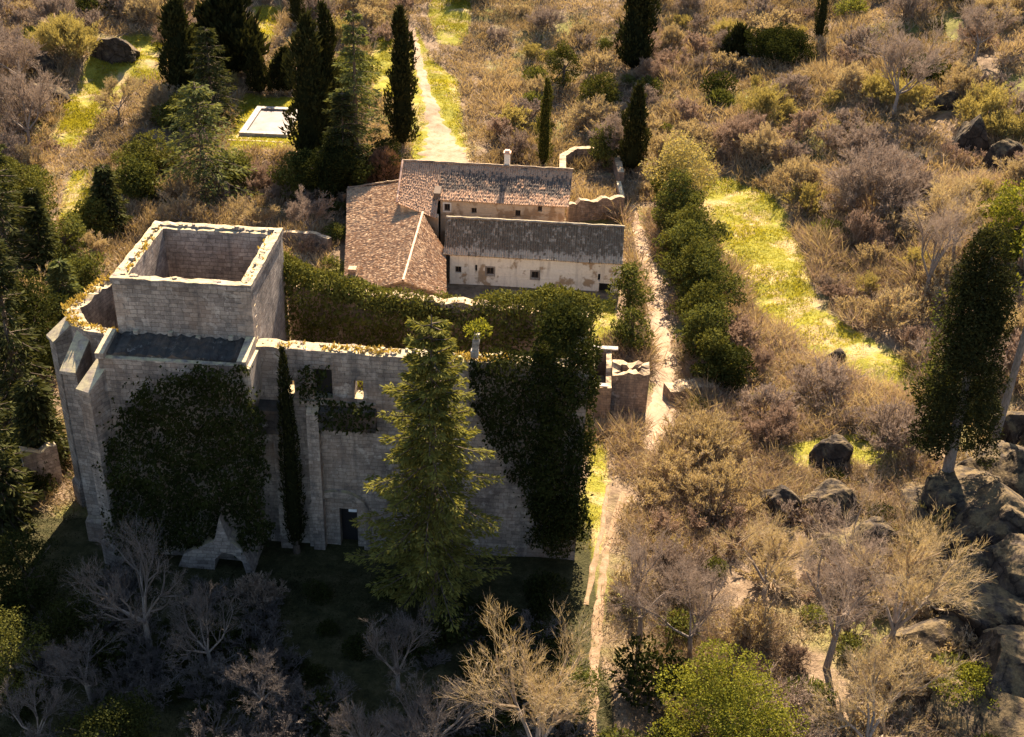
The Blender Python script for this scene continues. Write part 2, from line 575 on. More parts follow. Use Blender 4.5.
def ring_wall(poly, thick, z0, z1, closed=True, step=.7, jit=.12, seed=1, ztop=None):
    """hollow wall following a polygon (ccw from above = outside on the right), broken top"""
    r = random.Random(seed)
    n = len(poly)
    P = [Vector((p[0], p[1])) for p in poly]
    inner = []
    for i in range(n):
        a = P[i - 1] if (closed or i > 0) else None
        c = P[(i + 1) % n] if (closed or i < n - 1) else None
        b = P[i]
        e1 = (b - a).normalized() if a is not None else (c - b).normalized()
        e2 = (c - b).normalized() if c is not None else e1
        n1 = Vector((-e1.y, e1.x)); n2 = Vector((-e2.y, e2.x))
        k = (n1 + n2)
        k = k / max(.3, k.dot(n1))
        inner.append(b + k * thick)
    m = MB()
    out_pts, in_pts = [], []
    segs = n if closed else n - 1
    for i in range(segs):
        L = (P[(i + 1) % n] - P[i]).length
        q = max(1, int(L / step))
        for k in range(q):
            f = k / q
            out_pts.append(P[i].lerp(P[(i + 1) % n], f)); in_pts.append(inner[i].lerp(inner[(i + 1) % n], f))
    if not closed:
        out_pts.append(P[-1]); in_pts.append(inner[-1])
    N = len(out_pts)
    tz = [(ztop(p) if ztop else z1) + r.uniform(-jit, jit) for p in out_pts]
    zm = (z0 + z1) / 2
    for i in range(N):
        o, q = out_pts[i], in_pts[i]
        m.v += [(o.x, o.y, z0), (o.x, o.y, zm), (o.x, o.y, tz[i]), (q.x, q.y, tz[i] - r.uniform(0, jit)), (q.x, q.y, zm), (q.x, q.y, z0)]
    for i in range(N if closed else N - 1):
        a, b = 6 * i, 6 * ((i + 1) % N)
        for k in range(5):
            m.f.append((a + k, b + k, b + k + 1, a + k + 1))
    if not closed:
        m.f.append((0, 1, 2, 3, 4, 5)); e = 6 * (N - 1); m.f.append((e + 5, e + 4, e + 3, e + 2, e + 1, e))
    return m


def nrm(a):
    return a / np.maximum(np.linalg.norm(a, axis=-1, keepdims=True), 1e-9)


def rdir(n, r):
    return nrm(r.normal(size=(n, 3)))


def leaves(C, D, L, Wd, r):
    """diamond leaves from C along D"""
    n = len(C)
    S = nrm(np.cross(D, rdir(n, r)))
    L = np.broadcast_to(L, (n,))[:, None]; Wd = np.broadcast_to(Wd, (n,))[:, None]
    V = np.stack([C, C + D * L * .5 + S * Wd * .5, C + D * L, C + D * L * .5 - S * Wd * .5], 1).reshape(-1, 3)
    return V, np.arange(4 * n).reshape(n, 4)


def slivers(A, B, w, r):
    n = len(A)
    D = nrm(B - A)
    S = nrm(np.cross(D, rdir(n, r)))
    w = np.broadcast_to(w, (n,))[:, None]
    V = np.stack([A - S * w * .5, A + S * w * .5, B + S * w * .2, B - S * w * .2], 1).reshape(-1, 3)
    return V, np.arange(4 * n).reshape(n, 4)


def prisms(A, B, r0, r1, k=4):
    n = len(A)
    D = nrm(B - A)
    ref = np.where(np.abs(D[:, 2:3]) > .9, np.array([[1., 0, 0]]), np.array([[0, 0, 1.]]))
    X = nrm(np.cross(D, ref)); Y = np.cross(D, X)
    ang = np.arange(k) * 2 * PI / k
    ring = X[:, None] * np.cos(ang)[None, :, None] + Y[:, None] * np.sin(ang)[None, :, None]
    r0 = np.broadcast_to(r0, (n,))[:, None, None]; r1 = np.broadcast_to(r1, (n,))[:, None, None]
    V = np.concatenate([A[:, None] + ring * r0, B[:, None] + ring * r1], 1).reshape(-1, 3)
    base = (np.arange(n) * 2 * k)[:, None]
    F = []
    for i in range(k):
        j = (i + 1) % k
        F.append(np.concatenate([base + i, base + j, base + k + j, base + k + i], 1))
    return V, np.concatenate(F)


def join(parts):
    V = []; F = []; b = 0
    for v, f in parts:
        V.append(v); F.append(f + b); b += len(v)
    return np.concatenate(V), np.concatenate(F)


# ------------------------------------------------------------------ plant meshes
def grow(p, d, L, rad, counts, spread, up, r, ratio=.62, bend=.12, tmin=.35):
    """returns list per level of (A,B,r0,r1)"""
    out = []
    P, Dn, Ls, R = p, d, L, rad
    for lev in range(len(counts) + 1):
        mid = P + Dn * Ls[:, None] * .5 + r.normal(size=P.shape) * (Ls[:, None] * bend * .5)
        d2 = nrm(Dn + r.normal(size=P.shape) * bend * 1.2 + np.array([0, 0, up * .4]))
        end = mid + d2 * Ls[:, None] * .5
        out.append((P, mid, end, R))
        if lev == len(counts):
            break
        k = counts[lev]
        t_ = r.uniform(tmin, 1.0, (len(P), k))
        t_[:, 0] = 1
        pa = np.where((t_ < .5)[..., None], P[:, None] + (mid - P)[:, None] * (t_ * 2)[..., None], mid[:, None] + (end - mid)[:, None] * ((t_ - .5) * 2)[..., None])
        dd = nrm(d2[:, None] + nrm(r.normal(size=pa.shape)) * spread + np.array([0, 0, up]))
        ll = Ls[:, None] * ratio * r.uniform(.7, 1.2, t_.shape)
        rr = R[:, None] * .55 * np.ones(t_.shape)
        P, Dn, Ls, R = pa.reshape(-1, 3), dd.reshape(-1, 3), ll.reshape(-1), rr.reshape(-1)
    return out


def twig_tint(n, r):
    return np.clip(r.normal(.5, .25, n), 0, 1)


def shrub_mesh(name, mat, seed, R=2.4, Hh=2.4, stems=15, wid=.06, counts=(5, 7, 7)):
    r = np.random.default_rng(seed)
    ang = r.uniform(0, 2 * PI, stems); el = np.radians(r.uniform(18, 88, stems))
    d = np.stack([np.cos(ang) * np.cos(el), np.sin(ang) * np.cos(el), np.sin(el)], 1)
    p = np.stack([np.cos(ang) * .15 * R, np.sin(ang) * .15 * R, np.full(stems, -.25)], 1) * r.uniform(.2, 1, (stems, 1))
    p[:, 2] = -.25
    L = np.sqrt((np.cos(el) * R * .62) ** 2 + (np.sin(el) * Hh * .62) ** 2)
    lv = grow(p, d, L, np.full(stems, .06), counts, .75, .22, r, .5)
    parts = []
    A, Mid, B, R_ = lv[0]
    parts.append(prisms(A, Mid, .06, .045, 3)); parts.append(prisms(Mid, B, .045, .03, 3))
    A, Mid, B, R_ = lv[1]
    parts.append(prisms(A, Mid, .03, .025, 3)); parts.append(prisms(Mid, B, .025, .018, 3))
    for A, Mid, B, R_ in lv[2:]:
        parts.append(slivers(A, Mid, wid, r)); parts.append(slivers(Mid, B, wid * .9, r))
    V, F = join(parts)
    return mesh_np(name, V, F, mat, face_attr=twig_tint(len(F), r))


def bare_tree_meshes(seed, h, spreadR, wid=.04, lean=(0, 0), fork=3, mat='grey', counts=(4, 5, 5, 5)):
    r = np.random.default_rng(seed)
    n = fork
    trunk_h = h * .24
    base = np.array([[0, 0, -.4]]); top = np.array([[lean[0] * .3, lean[1] * .3, trunk_h]])
    V0, F0 = prisms(base, top, h * .018 + .04, h * .013 + .03, 8)
    ang = np.linspace(0, 2 * PI, n, endpoint=False) + r.uniform(-.4, .4, n)
    sp = spreadR / h
    d = nrm(np.stack([np.cos(ang) * sp + lean[0] / h, np.sin(ang) * sp + lean[1] / h, np.full(n, .75)], 1))
    # a leader as well
    d = np.concatenate([d, nrm(np.array([[lean[0] / h, lean[1] / h, 1.]]))])
    p = np.repeat(top, n + 1, 0) - np.array([[0, 0, .1]]) * r.uniform(0, 4, (n + 1, 1))
    L = h * r.uniform(.28, .42, n + 1)
    lv = grow(p, d, L, np.full(n + 1, h * .015), counts, .62, .12, r, .58, .16)
    tp = [(V0, F0)]
    A, Mid, B, R_ = lv[0]
    tp += [prisms(A, Mid, h * .010 + .015, h * .007 + .012, 5), prisms(Mid, B, h * .007 + .012, h * .004 + .01, 5)]
    cp = []
    A, Mid, B, R_ = lv[1]
    cp += [prisms(A, Mid, h * .006 + .012, h * .0045 + .01, 4), prisms(Mid, B, h * .0045 + .01, h * .003 + .006, 4)]
    for i, (A, Mid, B, R_) in enumerate(lv[2:]):
        w = wid * (1.5, 1.1, 1, 1)[i]
        cp += [slivers(A, Mid, w, r), slivers(Mid, B, w * .8, r)]
    Vt, Ft = join(tp); Vc, Fc = join(cp)
    return mesh_np('trunk', Vt, Ft, M['bark'], face_attr=np.zeros(len(Ft)), smooth=True), mesh_np('branches', Vc, Fc, TW[mat], face_attr=twig_tint(len(Fc), r))


def blob_leaves(blobs, dens, size, r, flat=.0, inner=.72):
    """leaves spread in a shell of many ellipsoid clumps"""
    Cs, Ds, ts = [], [], []
    for (c, rad) in blobs:
        c = np.array(c); rad = np.array(rad)
        area = 4 * PI * (np.prod(rad)) ** (2 / 3)
        n = max(12, int(area * dens))
        u = rdir(n, r)
        rr = r.uniform(inner, 1.05, (n, 1))
        Cs.append(c + u * rad * rr)
        Ds.append(nrm(u * .6 + rdir(n, r) * .9 + np.array([0, 0, -.1 - flat])))
        ts.append(np.clip(r.normal(.45, .22, n) + r.uniform(-.2, .2), 0, 1))
    C = np.concatenate(Cs); D = np.concatenate(Ds)
    n = len(C)
    V, F = leaves(C, D, size * r.uniform(.7, 1.4, n), size * .62 * r.uniform(.7, 1.3, n), r)
    return V, F, np.concatenate(ts)


def bush_mesh(name, mat, seed, R=2.0, Hh=2.2, dens=9, size=.26, nb=16):
    r = np.random.default_rng(seed)
    blobs = [((0, 0, Hh * .38), (R * .62, R * .62, Hh * .42))]
    for i in range(nb):
        u = rdir(1, r)[0]; u[2] = abs(u[2])
        k = r.uniform(.30, .48)
        blobs.append(((u[0] * R * .66, u[1] * R * .66, Hh * .3 + u[2] * Hh * .48), (R * k, R * k, Hh * k * .8)))
    V, F, tt = blob_leaves(blobs, dens, size, r)
    # a few shoots standing out of the outline
    n = 90
    u = rdir(n, r); u[:, 2] = np.abs(u[:, 2])
    A = u * np.array([R * .8, R * .8, Hh * .75]) + np.array([0, 0, Hh * .15])
    V2, F2 = leaves(A, nrm(u + np.array([0, 0, .5])), min(1, R / 1.7) * r.uniform(.25, .7, n), size * .5, r)
    V, F = join([(V, F), (V2, F2)])
    return mesh_np(name, V, F, mat, face_attr=np.concatenate([tt, r.uniform(.4, 1, n)]))


def broad_tree(seed, h, R, mat, dens=7, size=.3, nb=26, trunk_frac=.3):
    r = np.random.default_rng(seed)
    blobs = []
    for i in range(nb):
        u = rdir(1, r)[0]
        k = r.uniform(.24, .4)
        rr = r.uniform(.3, 1.05)
        k *= 1.3 - .6 * rr
        blobs.append(((u[0] * R * rr, u[1] * R * rr, h * (trunk_frac + .38) + u[2] * h * .38 * r.uniform(.6, 1.15)), (R * k, R * k, R * k * .75)))
    V, F, tt = blob_leaves(blobs, dens, size, r, .1)
    crown = mesh_np('crown', V, F, mat, face_attr=tt)
    tp = [prisms(np.array([[0, 0, -.4]]), np.array([[.1, 0, h * .45]]), h * .03 + .06, h * .018 + .04, 8)]
    A = np.repeat(np.array([[.08, 0, h * .36]]), 6, 0)
    B = np.array([b[0] for b in blobs[:6]])
    tp.append(prisms(A, B, h * .014 + .02, .03, 5))
    Vt, Ft = join(tp)
    return mesh_np('trunk', Vt, Ft, M['bark_dark'], face_attr=np.zeros(len(Ft)), smooth=True), crown


def cypress_meshes(seed, h, R, mat, n=5200, shape=1.0, rag=.18):
    r = np.random.default_rng(seed)
    t_ = r.uniform(0, 1, n) ** .85
    z = h * (.04 + .96 * t_)

    def prof(q):
        return R * np.clip(np.minimum(1, (q + .02) / .12) ** .6 * (1 - np.clip(q, 0, 1) ** (2.3 * shape)) ** .7, .02, None)
    ang = r.uniform(0, 2 * PI, n)
    lump = 1 + rag * (vnoise(ang * 2.2, z * 1.1, 1.0, seed % 50) - .5) * 2
    rr = prof(t_) * lump * r.uniform(.72, 1.04, n)
    wob = R * (.18 if h * .09 > R * 1.0 or True else 0) * (0 if R < .8 else 1)
    C = np.stack([np.cos(ang) * rr + wob * np.sin(z * .9 + seed), np.sin(ang) * rr + wob * np.cos(z * .7 + seed), z], 1)
    out = np.stack([np.cos(ang), np.sin(ang), np.zeros(n)], 1)
    D = nrm(out * .45 + np.array([0, 0, 1.0]) + r.normal(size=(n, 3)) * .3)
    s = max(.3, R * .35)
    V1, F1 = leaves(C, D, s * r.uniform(.4, 1.0, n) * (1 + 1.2 * (r.uniform(0, 1, n) > .9)), s * .36, r)
    # shaded inner mass so the column is not see-through
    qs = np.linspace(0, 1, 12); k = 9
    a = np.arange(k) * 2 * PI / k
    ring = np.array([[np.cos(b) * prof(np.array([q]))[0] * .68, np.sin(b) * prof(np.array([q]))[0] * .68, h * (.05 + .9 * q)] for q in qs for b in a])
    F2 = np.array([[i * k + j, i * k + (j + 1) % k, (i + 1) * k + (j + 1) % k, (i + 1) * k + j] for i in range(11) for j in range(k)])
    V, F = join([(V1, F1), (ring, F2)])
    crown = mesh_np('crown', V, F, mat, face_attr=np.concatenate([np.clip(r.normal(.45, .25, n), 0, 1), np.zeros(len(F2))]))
    Vt, Ft = prisms(np.array([[0, 0, -.4]]), np.array([[0, 0, h * .3]]), h * .012 + .08, h * .01 + .05, 7)
    return mesh_np('trunk', Vt, Ft, M['bark_dark'], face_attr=np.zeros(len(Ft)), smooth=True), crown


def fir_meshes(seed, h, R, mat, nbr=150, per=60, shape=.62, droop=.35, z0=.06, spray=.5, tipup=.5):
    r = np.random.default_rng(seed)
    t_ = np.sort(r.uniform(z0, .985, nbr))
    ang = np.arange(nbr) * 2.39996 + r.uniform(-.5, .5, nbr)
    Lb = R * (1 - t_) ** shape * r.uniform(.5, 1.12, nbr) + .2
    Lb *= np.clip((t_ - z0 + .08) / .12, .6, 1)
    out = np.stack([np.cos(ang), np.sin(ang), np.zeros(nbr)], 1)
    side = np.stack([-np.sin(ang), np.cos(ang), np.zeros(nbr)], 1)
    base = np.stack([np.zeros(nbr), np.zeros(nbr), t_ * h], 1)

    rise = np.clip((t_ - .55) * 1.1, -.05, .45)

    def pos(s_):
        return base + out * (Lb * s_)[:, None] + np.array([0, 0, 1.]) * (Lb * (rise * s_ - droop * s_ ** 1.6 + tipup * droop * np.clip(s_ - .6, 0, 1) * 1.5))[:, None]
    q = [pos(np.full(nbr, f)) for f in (0, .35, .7, 1)]
    wood = [prisms(q[i], q[i + 1], (.07, .05, .03)[i], (.05, .03, .012)[i], 3) for i in range(3)]
    Cs, Ds, tt = [], [], []
    for k in range(per):
        s_ = r.uniform(.12, 1.02, nbr)
        lat = (1.05 - s_) * .42 * Lb + .12
        sg = r.uniform(-1, 1, nbr)
        c = pos(s_) + side * (lat * sg)[:, None] + np.array([0, 0, -1.]) * (np.abs(sg) * lat * .25 + r.uniform(0, .12, nbr))[:, None]
        d = nrm(out * r.uniform(.5, 1, (nbr, 1)) + side * np.sign(sg)[:, None] * r.uniform(.1, .9, (nbr, 1)) + np.array([0, 0, -.22]) + r.normal(size=(nbr, 3)) * .22)
        Cs.append(c); Ds.append(d); tt.append(np.clip(.15 + .6 * s_ + r.normal(0, .15, nbr), 0, 1))  # needle tint rises toward tips, painting sunlit ends over a dark core
    C = np.concatenate(Cs); D = np.concatenate(Ds); n = len(C)
    Vl, Fl = leaves(C, D, spray * r.uniform(.6, 1.3, n), spray * .3 * r.uniform(.7, 1.3, n), r)
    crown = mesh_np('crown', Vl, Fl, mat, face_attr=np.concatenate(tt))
    Vt, Ft = join([prisms(np.array([[0, 0, -.4]]), np.array([[0, 0, h * .5]]), h * .016 + .05, h * .010 + .03, 9),
                   prisms(np.array([[0, 0, h * .5]]), np.array([[0, 0, h * .99]]), h * .010 + .03, .03, 8)] + wood)
    trunk = mesh_np('trunk', Vt, Ft, M['bark_dark'], face_attr=np.zeros(len(Ft)), smooth=True)
    return trunk, crown


# ------------------------------------------------------------------ px areas
MEADOW = [(697, 178), (722, 176), (745, 186), (772, 196), (790, 215), (803, 250), (818, 306), (868, 338), (922, 370), (916, 400), (864, 386), (796, 344), (752, 306), (722, 262), (706, 220)]
GRASS_PX = [
    MEADOW,
    [(408, 170), (412, 110), (408, 50), (416, 25), (432, 60), (458, 78), (462, 120), (470, 168)],
    [(432, 0), (470, -20), (472, 22), (462, 48), (438, 44), (428, 16)],
    [(364, 30), (396, 40), (396, 100), (372, 96)],
    [(150, 34), (168, 44), (162, 82), (122, 96), (98, 126), (74, 150), (54, 142), (70, 100), (86, 60), (102, 40)],
    [(56, 135), (70, 95), (100, 92), (96, 120), (74, 142)],
    [(112, 6), (160, 0), (158, 12), (118, 14)],
    [(224, 152), (242, 94), (312, 94), (306, 152)],
    [(196, 52), (214, 46), (212, 74), (196, 76)], [(250, 8), (282, 4), (276, 40), (262, 44)], [(268, 58), (280, 58), (284, 80), (268, 86)],
    [(56, 226), (70, 172), (96, 168), (84, 226)],
    [(592, 440), (608, 446), (606, 500), (598, 560), (590, 610), (576, 600), (580, 520)],
    [(770, 452), (800, 440), (880, 430), (884, 470), (850, 462), (800, 470)],
    [(240, 176), (258, 176), (256, 200), (242, 200)],
    [(592, 300), (612, 300), (618, 350), (592, 350)],
]
PATHS_PX = [
    ([(411, 28), (417, 50), (425, 85), (434, 118), (441, 145), (444, 166)], [.7, .8, .9, 1.3, 2.8, 4.0]),
    ([(630, 205), (637, 228), (645, 255), (655, 300), (663, 345), (665, 385), (660, 425), (650, 450)], [.8, .9, 1.0, 1.1, 1.25, 1.4, 1.2, .8]),
    ([(625, 492), (611, 530), (602, 580), (597, 630), (593, 680), (591, 760)], [.3, .32, .38, .4, .45, .5]),
    ([(608, 486), (602, 530), (593, 570), (586, 605)], [.2, .24, .26, .22]),
    ([(246, 178), (244, 204)], [.9, 1.1]),
]
KEEP_CLEAR = [p for p in GRASS_PX] + [
    [(340, 160), (630, 160), (625, 300), (330, 300)],                   # farm
    [(625, 200), (642, 200), (676, 330), (680, 420), (645, 460), (636, 330)],
    [(575, 440), (614, 440), (632, 500), (612, 590), (610, 740), (572, 740)],
    [(50, 215), (290, 215), (275, 345), (600, 280), (600, 560), (60, 590)],  # church
    [(580, 300), (650, 300), (650, 480), (580, 500)],
    [(700, 160), (735, 165), (735, 182), (700, 182)],
]

# ------------------------------------------------------------------ setting: ground
xs = np.unique(np.concatenate([np.arange(-120, 120.1, .75), np.linspace(-700, -120, 30), np.linspace(120, 700, 30)]))
ys = np.unique(np.concatenate([np.arange(30, 262, .75), np.linspace(-300, 30, 20), np.linspace(262, 900, 30)]))
X, Y = np.meshgrid(xs, ys)
Z = hgt(X, Y)
nx, ny = len(xs), len(ys)
ii = np.arange(nx * ny).reshape(ny, nx)
Fq = np.stack([ii[:-1, :-1], ii[:-1, 1:], ii[1:, 1:], ii[1:, :-1]], -1).reshape(-1, 4)
me = mesh_np('ground', np.stack([X, Y, Z], -1).reshape(-1, 3), Fq, M['ground'], smooth=True)
GW = [[at(px, py)[:2] for px, py in g] for g in GRASS_PX]


def soft_mask(polys):
    m = np.zeros(X.shape)
    for q in polys:
        for ox, oy in ((0, 0), (.6, 0), (-.6, 0), (0, .9), (0, -.9)):
            m = np.maximum(m, 0) + inpoly_np(X + ox, Y + oy, q) * .2
    return np.clip(m, 0, 1)


LAWN = [[(-60, 38), (7, 38), (6.5, 72), (-16, 68), (-36, 70), (-50, 92), (-70, 80)]]  # area where ground colour is darkened for the church's shadow
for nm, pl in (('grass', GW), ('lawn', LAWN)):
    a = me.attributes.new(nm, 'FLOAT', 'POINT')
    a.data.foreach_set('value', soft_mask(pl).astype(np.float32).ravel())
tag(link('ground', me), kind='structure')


def ribbon(name, pts, hw, lift=.05, mat='dirt'):
    """track following the ground"""
    P = [np.array(at(*p)) for p in pts]
    C, Wd = [], []
    for i in range(len(P) - 1):
        L = np.linalg.norm(P[i + 1] - P[i]); q = max(2, int(L / .3))
        for k in range(q):
            f = k / q
            C.append(P[i] * (1 - f) + P[i + 1] * f); Wd.append(hw[i] * (1 - f) + hw[i + 1] * f)
    C.append(P[-1]); Wd.append(hw[-1])
    C = np.array(C); Wd = np.array(Wd)
    T = np.gradient(C[:, :2], axis=0); T /= np.linalg.norm(T, axis=1, keepdims=True) + 1e-9
    N = np.stack([-T[:, 1], T[:, 0]], 1)
    rows = []
    K = 7
    rr = np.random.default_rng(len(pts))
    e1 = .55 + .75 * vnoise(C[:, 1], C[:, 0], .9, 5) + rr.uniform(-.1, .1, len(C)); e2 = .55 + .75 * vnoise(C[:, 1], C[:, 0], .9, 6) + rr.uniform(-.1, .1, len(C))
    for j in range(K):
        f = j / (K - 1) * 2 - 1
        e = np.where(f < 0, e1, e2)
        p = C[:, :2] + N * (Wd * f * e)[:, None]
        edge = -.09 if abs(f) == 1 else 0
        rows.append(np.stack([p[:, 0], p[:, 1], hgt(p[:, 0], p[:, 1]) + lift + edge], 1))
    V = np.stack(rows, 1).reshape(-1, 3)
    n = len(C)
    I = np.arange(n * K).reshape(n, K)
    Fr = np.stack([I[:-1, :-1], I[1:, :-1], I[1:, 1:], I[:-1, 1:]], -1).reshape(-1, 4)[:, ::-1]
    tag(link(name, mesh_np(name, V, Fr, M[mat], smooth=True)), kind='structure')


for pts, hw in PATHS_PX:
    ribbon('path', pts, hw, mat='dirt_red' if pts[0][1] > 480 else 'dirt')

# ------------------------------------------------------------------ church ruin
PHI = math.radians(-2.5)
OX, OY = -21.0, 68.0
church = empty('ruined_church', (OX, OY, 0), PHI)
tag(church, 'roofless grey stone church ruin with a square tower and ivy over its walls', 'church')


def cb(mb, name, mat, parent=None, **k):
    o = mb.build(name, mat, parent or church, (-OX, -OY, 0) if parent is None else (0, 0, 0), **k)
    return o


TOW = [(-25.7, 68.0), (-16.8, 68.0), (-16.8, 76.9), (-25.7, 76.9)]
tower = cb(ring_wall(TOW, .78, -.3, 20.3, True, .55, .07, 3), 'tower', M['stone'])
m = MB()
rq = random.Random(12)
for x_, sx in ((-25.7, 1), (-16.8, -1)):
    z = 11.0
    i = 0
    while z < 19.6:
        hh_ = rq.uniform(.38, .5); ln = (.95, .55)[i % 2] * rq.uniform(.85, 1.15); ls = (.55, .95)[i % 2]
        xa, xb = sorted((x_ - sx * .025, x_ + sx * ln))
        m.box(xa, xb, 67.975, 67.975 + ls, z, z + hh_ - .012)
        z += hh_; i += 1
    cb(m, 'quoins', M['stone_quoin']); m = MB()
lip = ring_wall([(-25.79, 67.91), (-16.71, 67.91), (-16.71, 76.99), (-25.79, 76.99)], .5, 20.0, 20.42, True, .45, .05, 5)
# underside of the moulding
cornice = cb(lip, 'cornice', M['stone'])
m = MB()
for px, py in ((136, 332), (171, 333), (199, 337), (232, 336)):
    p = on_plane(px, py, 68)
    m.box(p[0] - .16, p[0] + .16, 67.72, 68.02, p[2] - .14, p[2] + .14)
    cb(m, 'corbel', M['stone_pale'], bev=.03); m = MB()
# transept
m = MB()
m.hexa([(-26.3, 65.5, -.3), (-17.2, 65.5, -.3), (-17.2, 68.02, -.3), (-26.3, 68.02, -.3)],
       [(-26.3, 65.5, 15.9), (-17.2, 65.5, 15.9), (-17.2, 68.02, 16.2), (-26.3, 68.02, 16.2)])
transept = cb(m, 'transept', M['stone'])
m = holed_wall(-25.84, -17.32, 15.6, 16.1, [], 65.85, 67.98, .28, .16, None, 14)
m.v = [(x, y, z + (.38 if y > 66.9 and z > 15.9 else 0)) for x, y, z in m.v]
cb(m, 'roof', M['mossy'])
for x0, x1 in ((-26.4, -25.85), (-17.3, -16.7)):
    m = MB()
    for i in range(5):
        y0 = 65.35 + i * .52
        m.hexa([(x0, y0, 15.9), (x1, y0, 15.9), (x1, y0 + .5, 15.9), (x0, y0 + .5, 15.9)],
               [(x0, y0, 16.32 + .08 * i), (x1, y0, 16.32 + .08 * i), (x1, y0 + .5, 16.4 + .08 * i), (x0, y0 + .5, 16.4 + .08 * i)])
    cb(m, 'coping', M['stone_pale'])
m = MB()
m.hexa([(-17.25, 65.3, 13.0), (-16.5, 65.7, 13.0), (-16.5, 67.9, 13.0), (-17.25, 67.9, 13.0)],
       [(-17.25, 65.3, 15.88), (-16.5, 65.3, 15.88), (-16.5, 67.9, 15.88), (-17.25, 67.9, 15.88)])
cb(m, 'pilaster', M['stone_pale'])
# low arched stub at the foot of the transept
m = MB()
m.prism_xz([(-22.6, -.2), (-22.0, 1.2), (-20.6, 2.1), (-19.7, 2.6), (-19.2, 4.6), (-18.7, 2.7), (-17.9, 1.9), (-17.3, .4), (-17.1, -.2), (-17.7, -.2), (-17.9, .9), (-18.5, 1.5), (-19.2, 1.6), (-19.8, 1.0), (-19.95, -.2)], 64.3, 65.45)
cb(m, 'arch_base', M['stone'])
# apse
AP = [(-25.75, 78.4), (-28.4, 78.0), (-29.9, 76.0), (-30.8, 71.6), (-29.3, 69.4), (-27.9, 68.5), (-25.75, 68.2)]
cb(ring_wall(AP, .85, -.3, 16.0, False, .5, .16, 9), 'apse', M['stone'])


def buttress(a, d, L, w, ztop_in, ztop_out, plinth=2.2):
    d = Vector(d).normalized(); nrm_ = Vector((-d.y, d.x)) * w / 2
    a = Vector(a)
    b = a + d * L
    m = MB()
    P = [b + nrm_, b - nrm_, a - nrm_, a + nrm_]
    P = [P[0], P[3], P[2], P[1]]
    zt = [ztop_out, ztop_in, ztop_in, ztop_out]
    m.hexa([(p.x, p.y, plinth) for p in P], [(p.x, p.y, z) for p, z in zip(P, zt)])
    g = 1.22
    c = a + d * L * .45
    Q = [c + (p - c) * g for p in P]
    m.hexa([(p.x, p.y, -.4) for p in Q], [(p.x, p.y, plinth - .35) for p in Q])
    m.hexa([(p.x, p.y, plinth - .36) for p in Q], [(p.x, p.y, plinth + .02) for p in P])
    o = cb(m, 'buttress', M['stone'])
    cm = MB()
    u = 1.12
    Q = [c + (p - c) * u for p in P]
    cm.hexa([(p.x, p.y, z) for p, z in zip(Q, zt)], [(p.x, p.y, z + .2) for p, z in zip(Q, zt)])
    cm.build('coping', M['stone_pale'], o)
    return o


for k in (buttress((-30.3, 72.0), (-.75, -.7), 1.9, 1.1, 15.3, 13.9),
          buttress((-28.6, 69.2), (-.12, -1), 2.6, 1.0, 15.5, 13.9),
          buttress((-26.2, 66.2), (-.42, -1), 2.1, .95, 15.3, 14.0)):
    pass
# nave front wall
holes = [(-15.0, -14.35, 12.6, 13.6), (-13.0, -11.8, 12.4, 14.6), (-10.35, -9.75, 12.5, 13.9), (-11.75, -10.5, -.35, 3.3)]
nave = cb(holed_wall(-16.8, 5.0, -.4, 15.9, holes, 67.9, 69.0, .6, .1, lambda x: 16.0 - .01 * (x + 16), 2), 'nave_wall', M['stone'])
m = MB(); m.box(-12.998, -11.802, 68.5, 68.6, 12.402, 14.598)
cb(m, 'dark_window_panel', M['dark'])  # near-black panel added so the open window looks unlit
m = MB(); m.box(-11.75, -10.5, 68.55, 68.65, -.3, 3.3)
dr = cb(m, 'door', M['dark'])
m = MB(); m.box(-11.2, -10.62, 68.42, 68.48, 2.65, 3.1)
cb(m, 'sign', M['sign'])
# blind arch round the doorway
arc = []
for i in range(13):
    a = PI - PI * i / 12
    arc.append((-11.75 + 2.15 * math.cos(a), 3.2 + 1.75 * math.sin(a)))
inn = [(-11.75 + 1.75 * math.cos(PI * i / 12), 3.2 + 1.35 * math.sin(PI * i / 12)) for i in range(13)]
m = MB(); m.prism_xz([(-13.9, -.3)] + arc + [(-9.6, -.3), (-10.0, -.3)] + inn + [(-13.5, -.3)], 67.55, 67.89)
cb(m, 'arch', M['stone'])
for x0, x1, zt in ((-13.55, -12.75, 12.0), (-15.9, -15.0, 10.2)):
    m = MB()
    m.hexa([(x0, 67.2, -.3), (x1, 67.2, -.3), (x1, 67.89, -.3), (x0, 67.89, -.3)], [(x0, 67.3, zt - .6), (x1, 67.3, zt - .6), (x1, 67.89, zt), (x0, 67.89, zt)])
    cb(m, 'pilaster', M['stone'])
m = MB()
m.hexa([(-16.75, 66.9, 9.9), (-14.9, 66.9, 9.9), (-14.9, 67.89, 9.9), (-16.75, 67.89, 9.9)], [(-16.75, 67.1, 11.6), (-14.9, 67.1, 11.6), (-14.9, 67.89, 12.0), (-16.75, 67.89, 12.0)])
cb(m, 'ledge', M['mossy'])
m = MB()
m.hexa([(-12.7, 67.2, 10.3), (-8.9, 67.2, 10.3), (-8.9, 67.89, 10.3), (-12.7, 67.89, 10.3)], [(-12.7, 67.4, 11.6), (-8.9, 67.4, 11.6), (-8.9, 67.89, 11.9), (-12.7, 67.89, 11.9)])
cb(m, 'ledge', M['mossy'])
m = MB(); m.box(-14.5, -8.9, 67.7, 67.89, 11.95, 12.2)
cb(m, 'string_course', M['stone'])
cb(holed_wall(-16.8, 5.0, -.4, 14.6, [], 77.4, 78.3, .7, .25, lambda x: 15.6 - .05 * (x + 16), 3), 'rear_wall', M['rubble'])
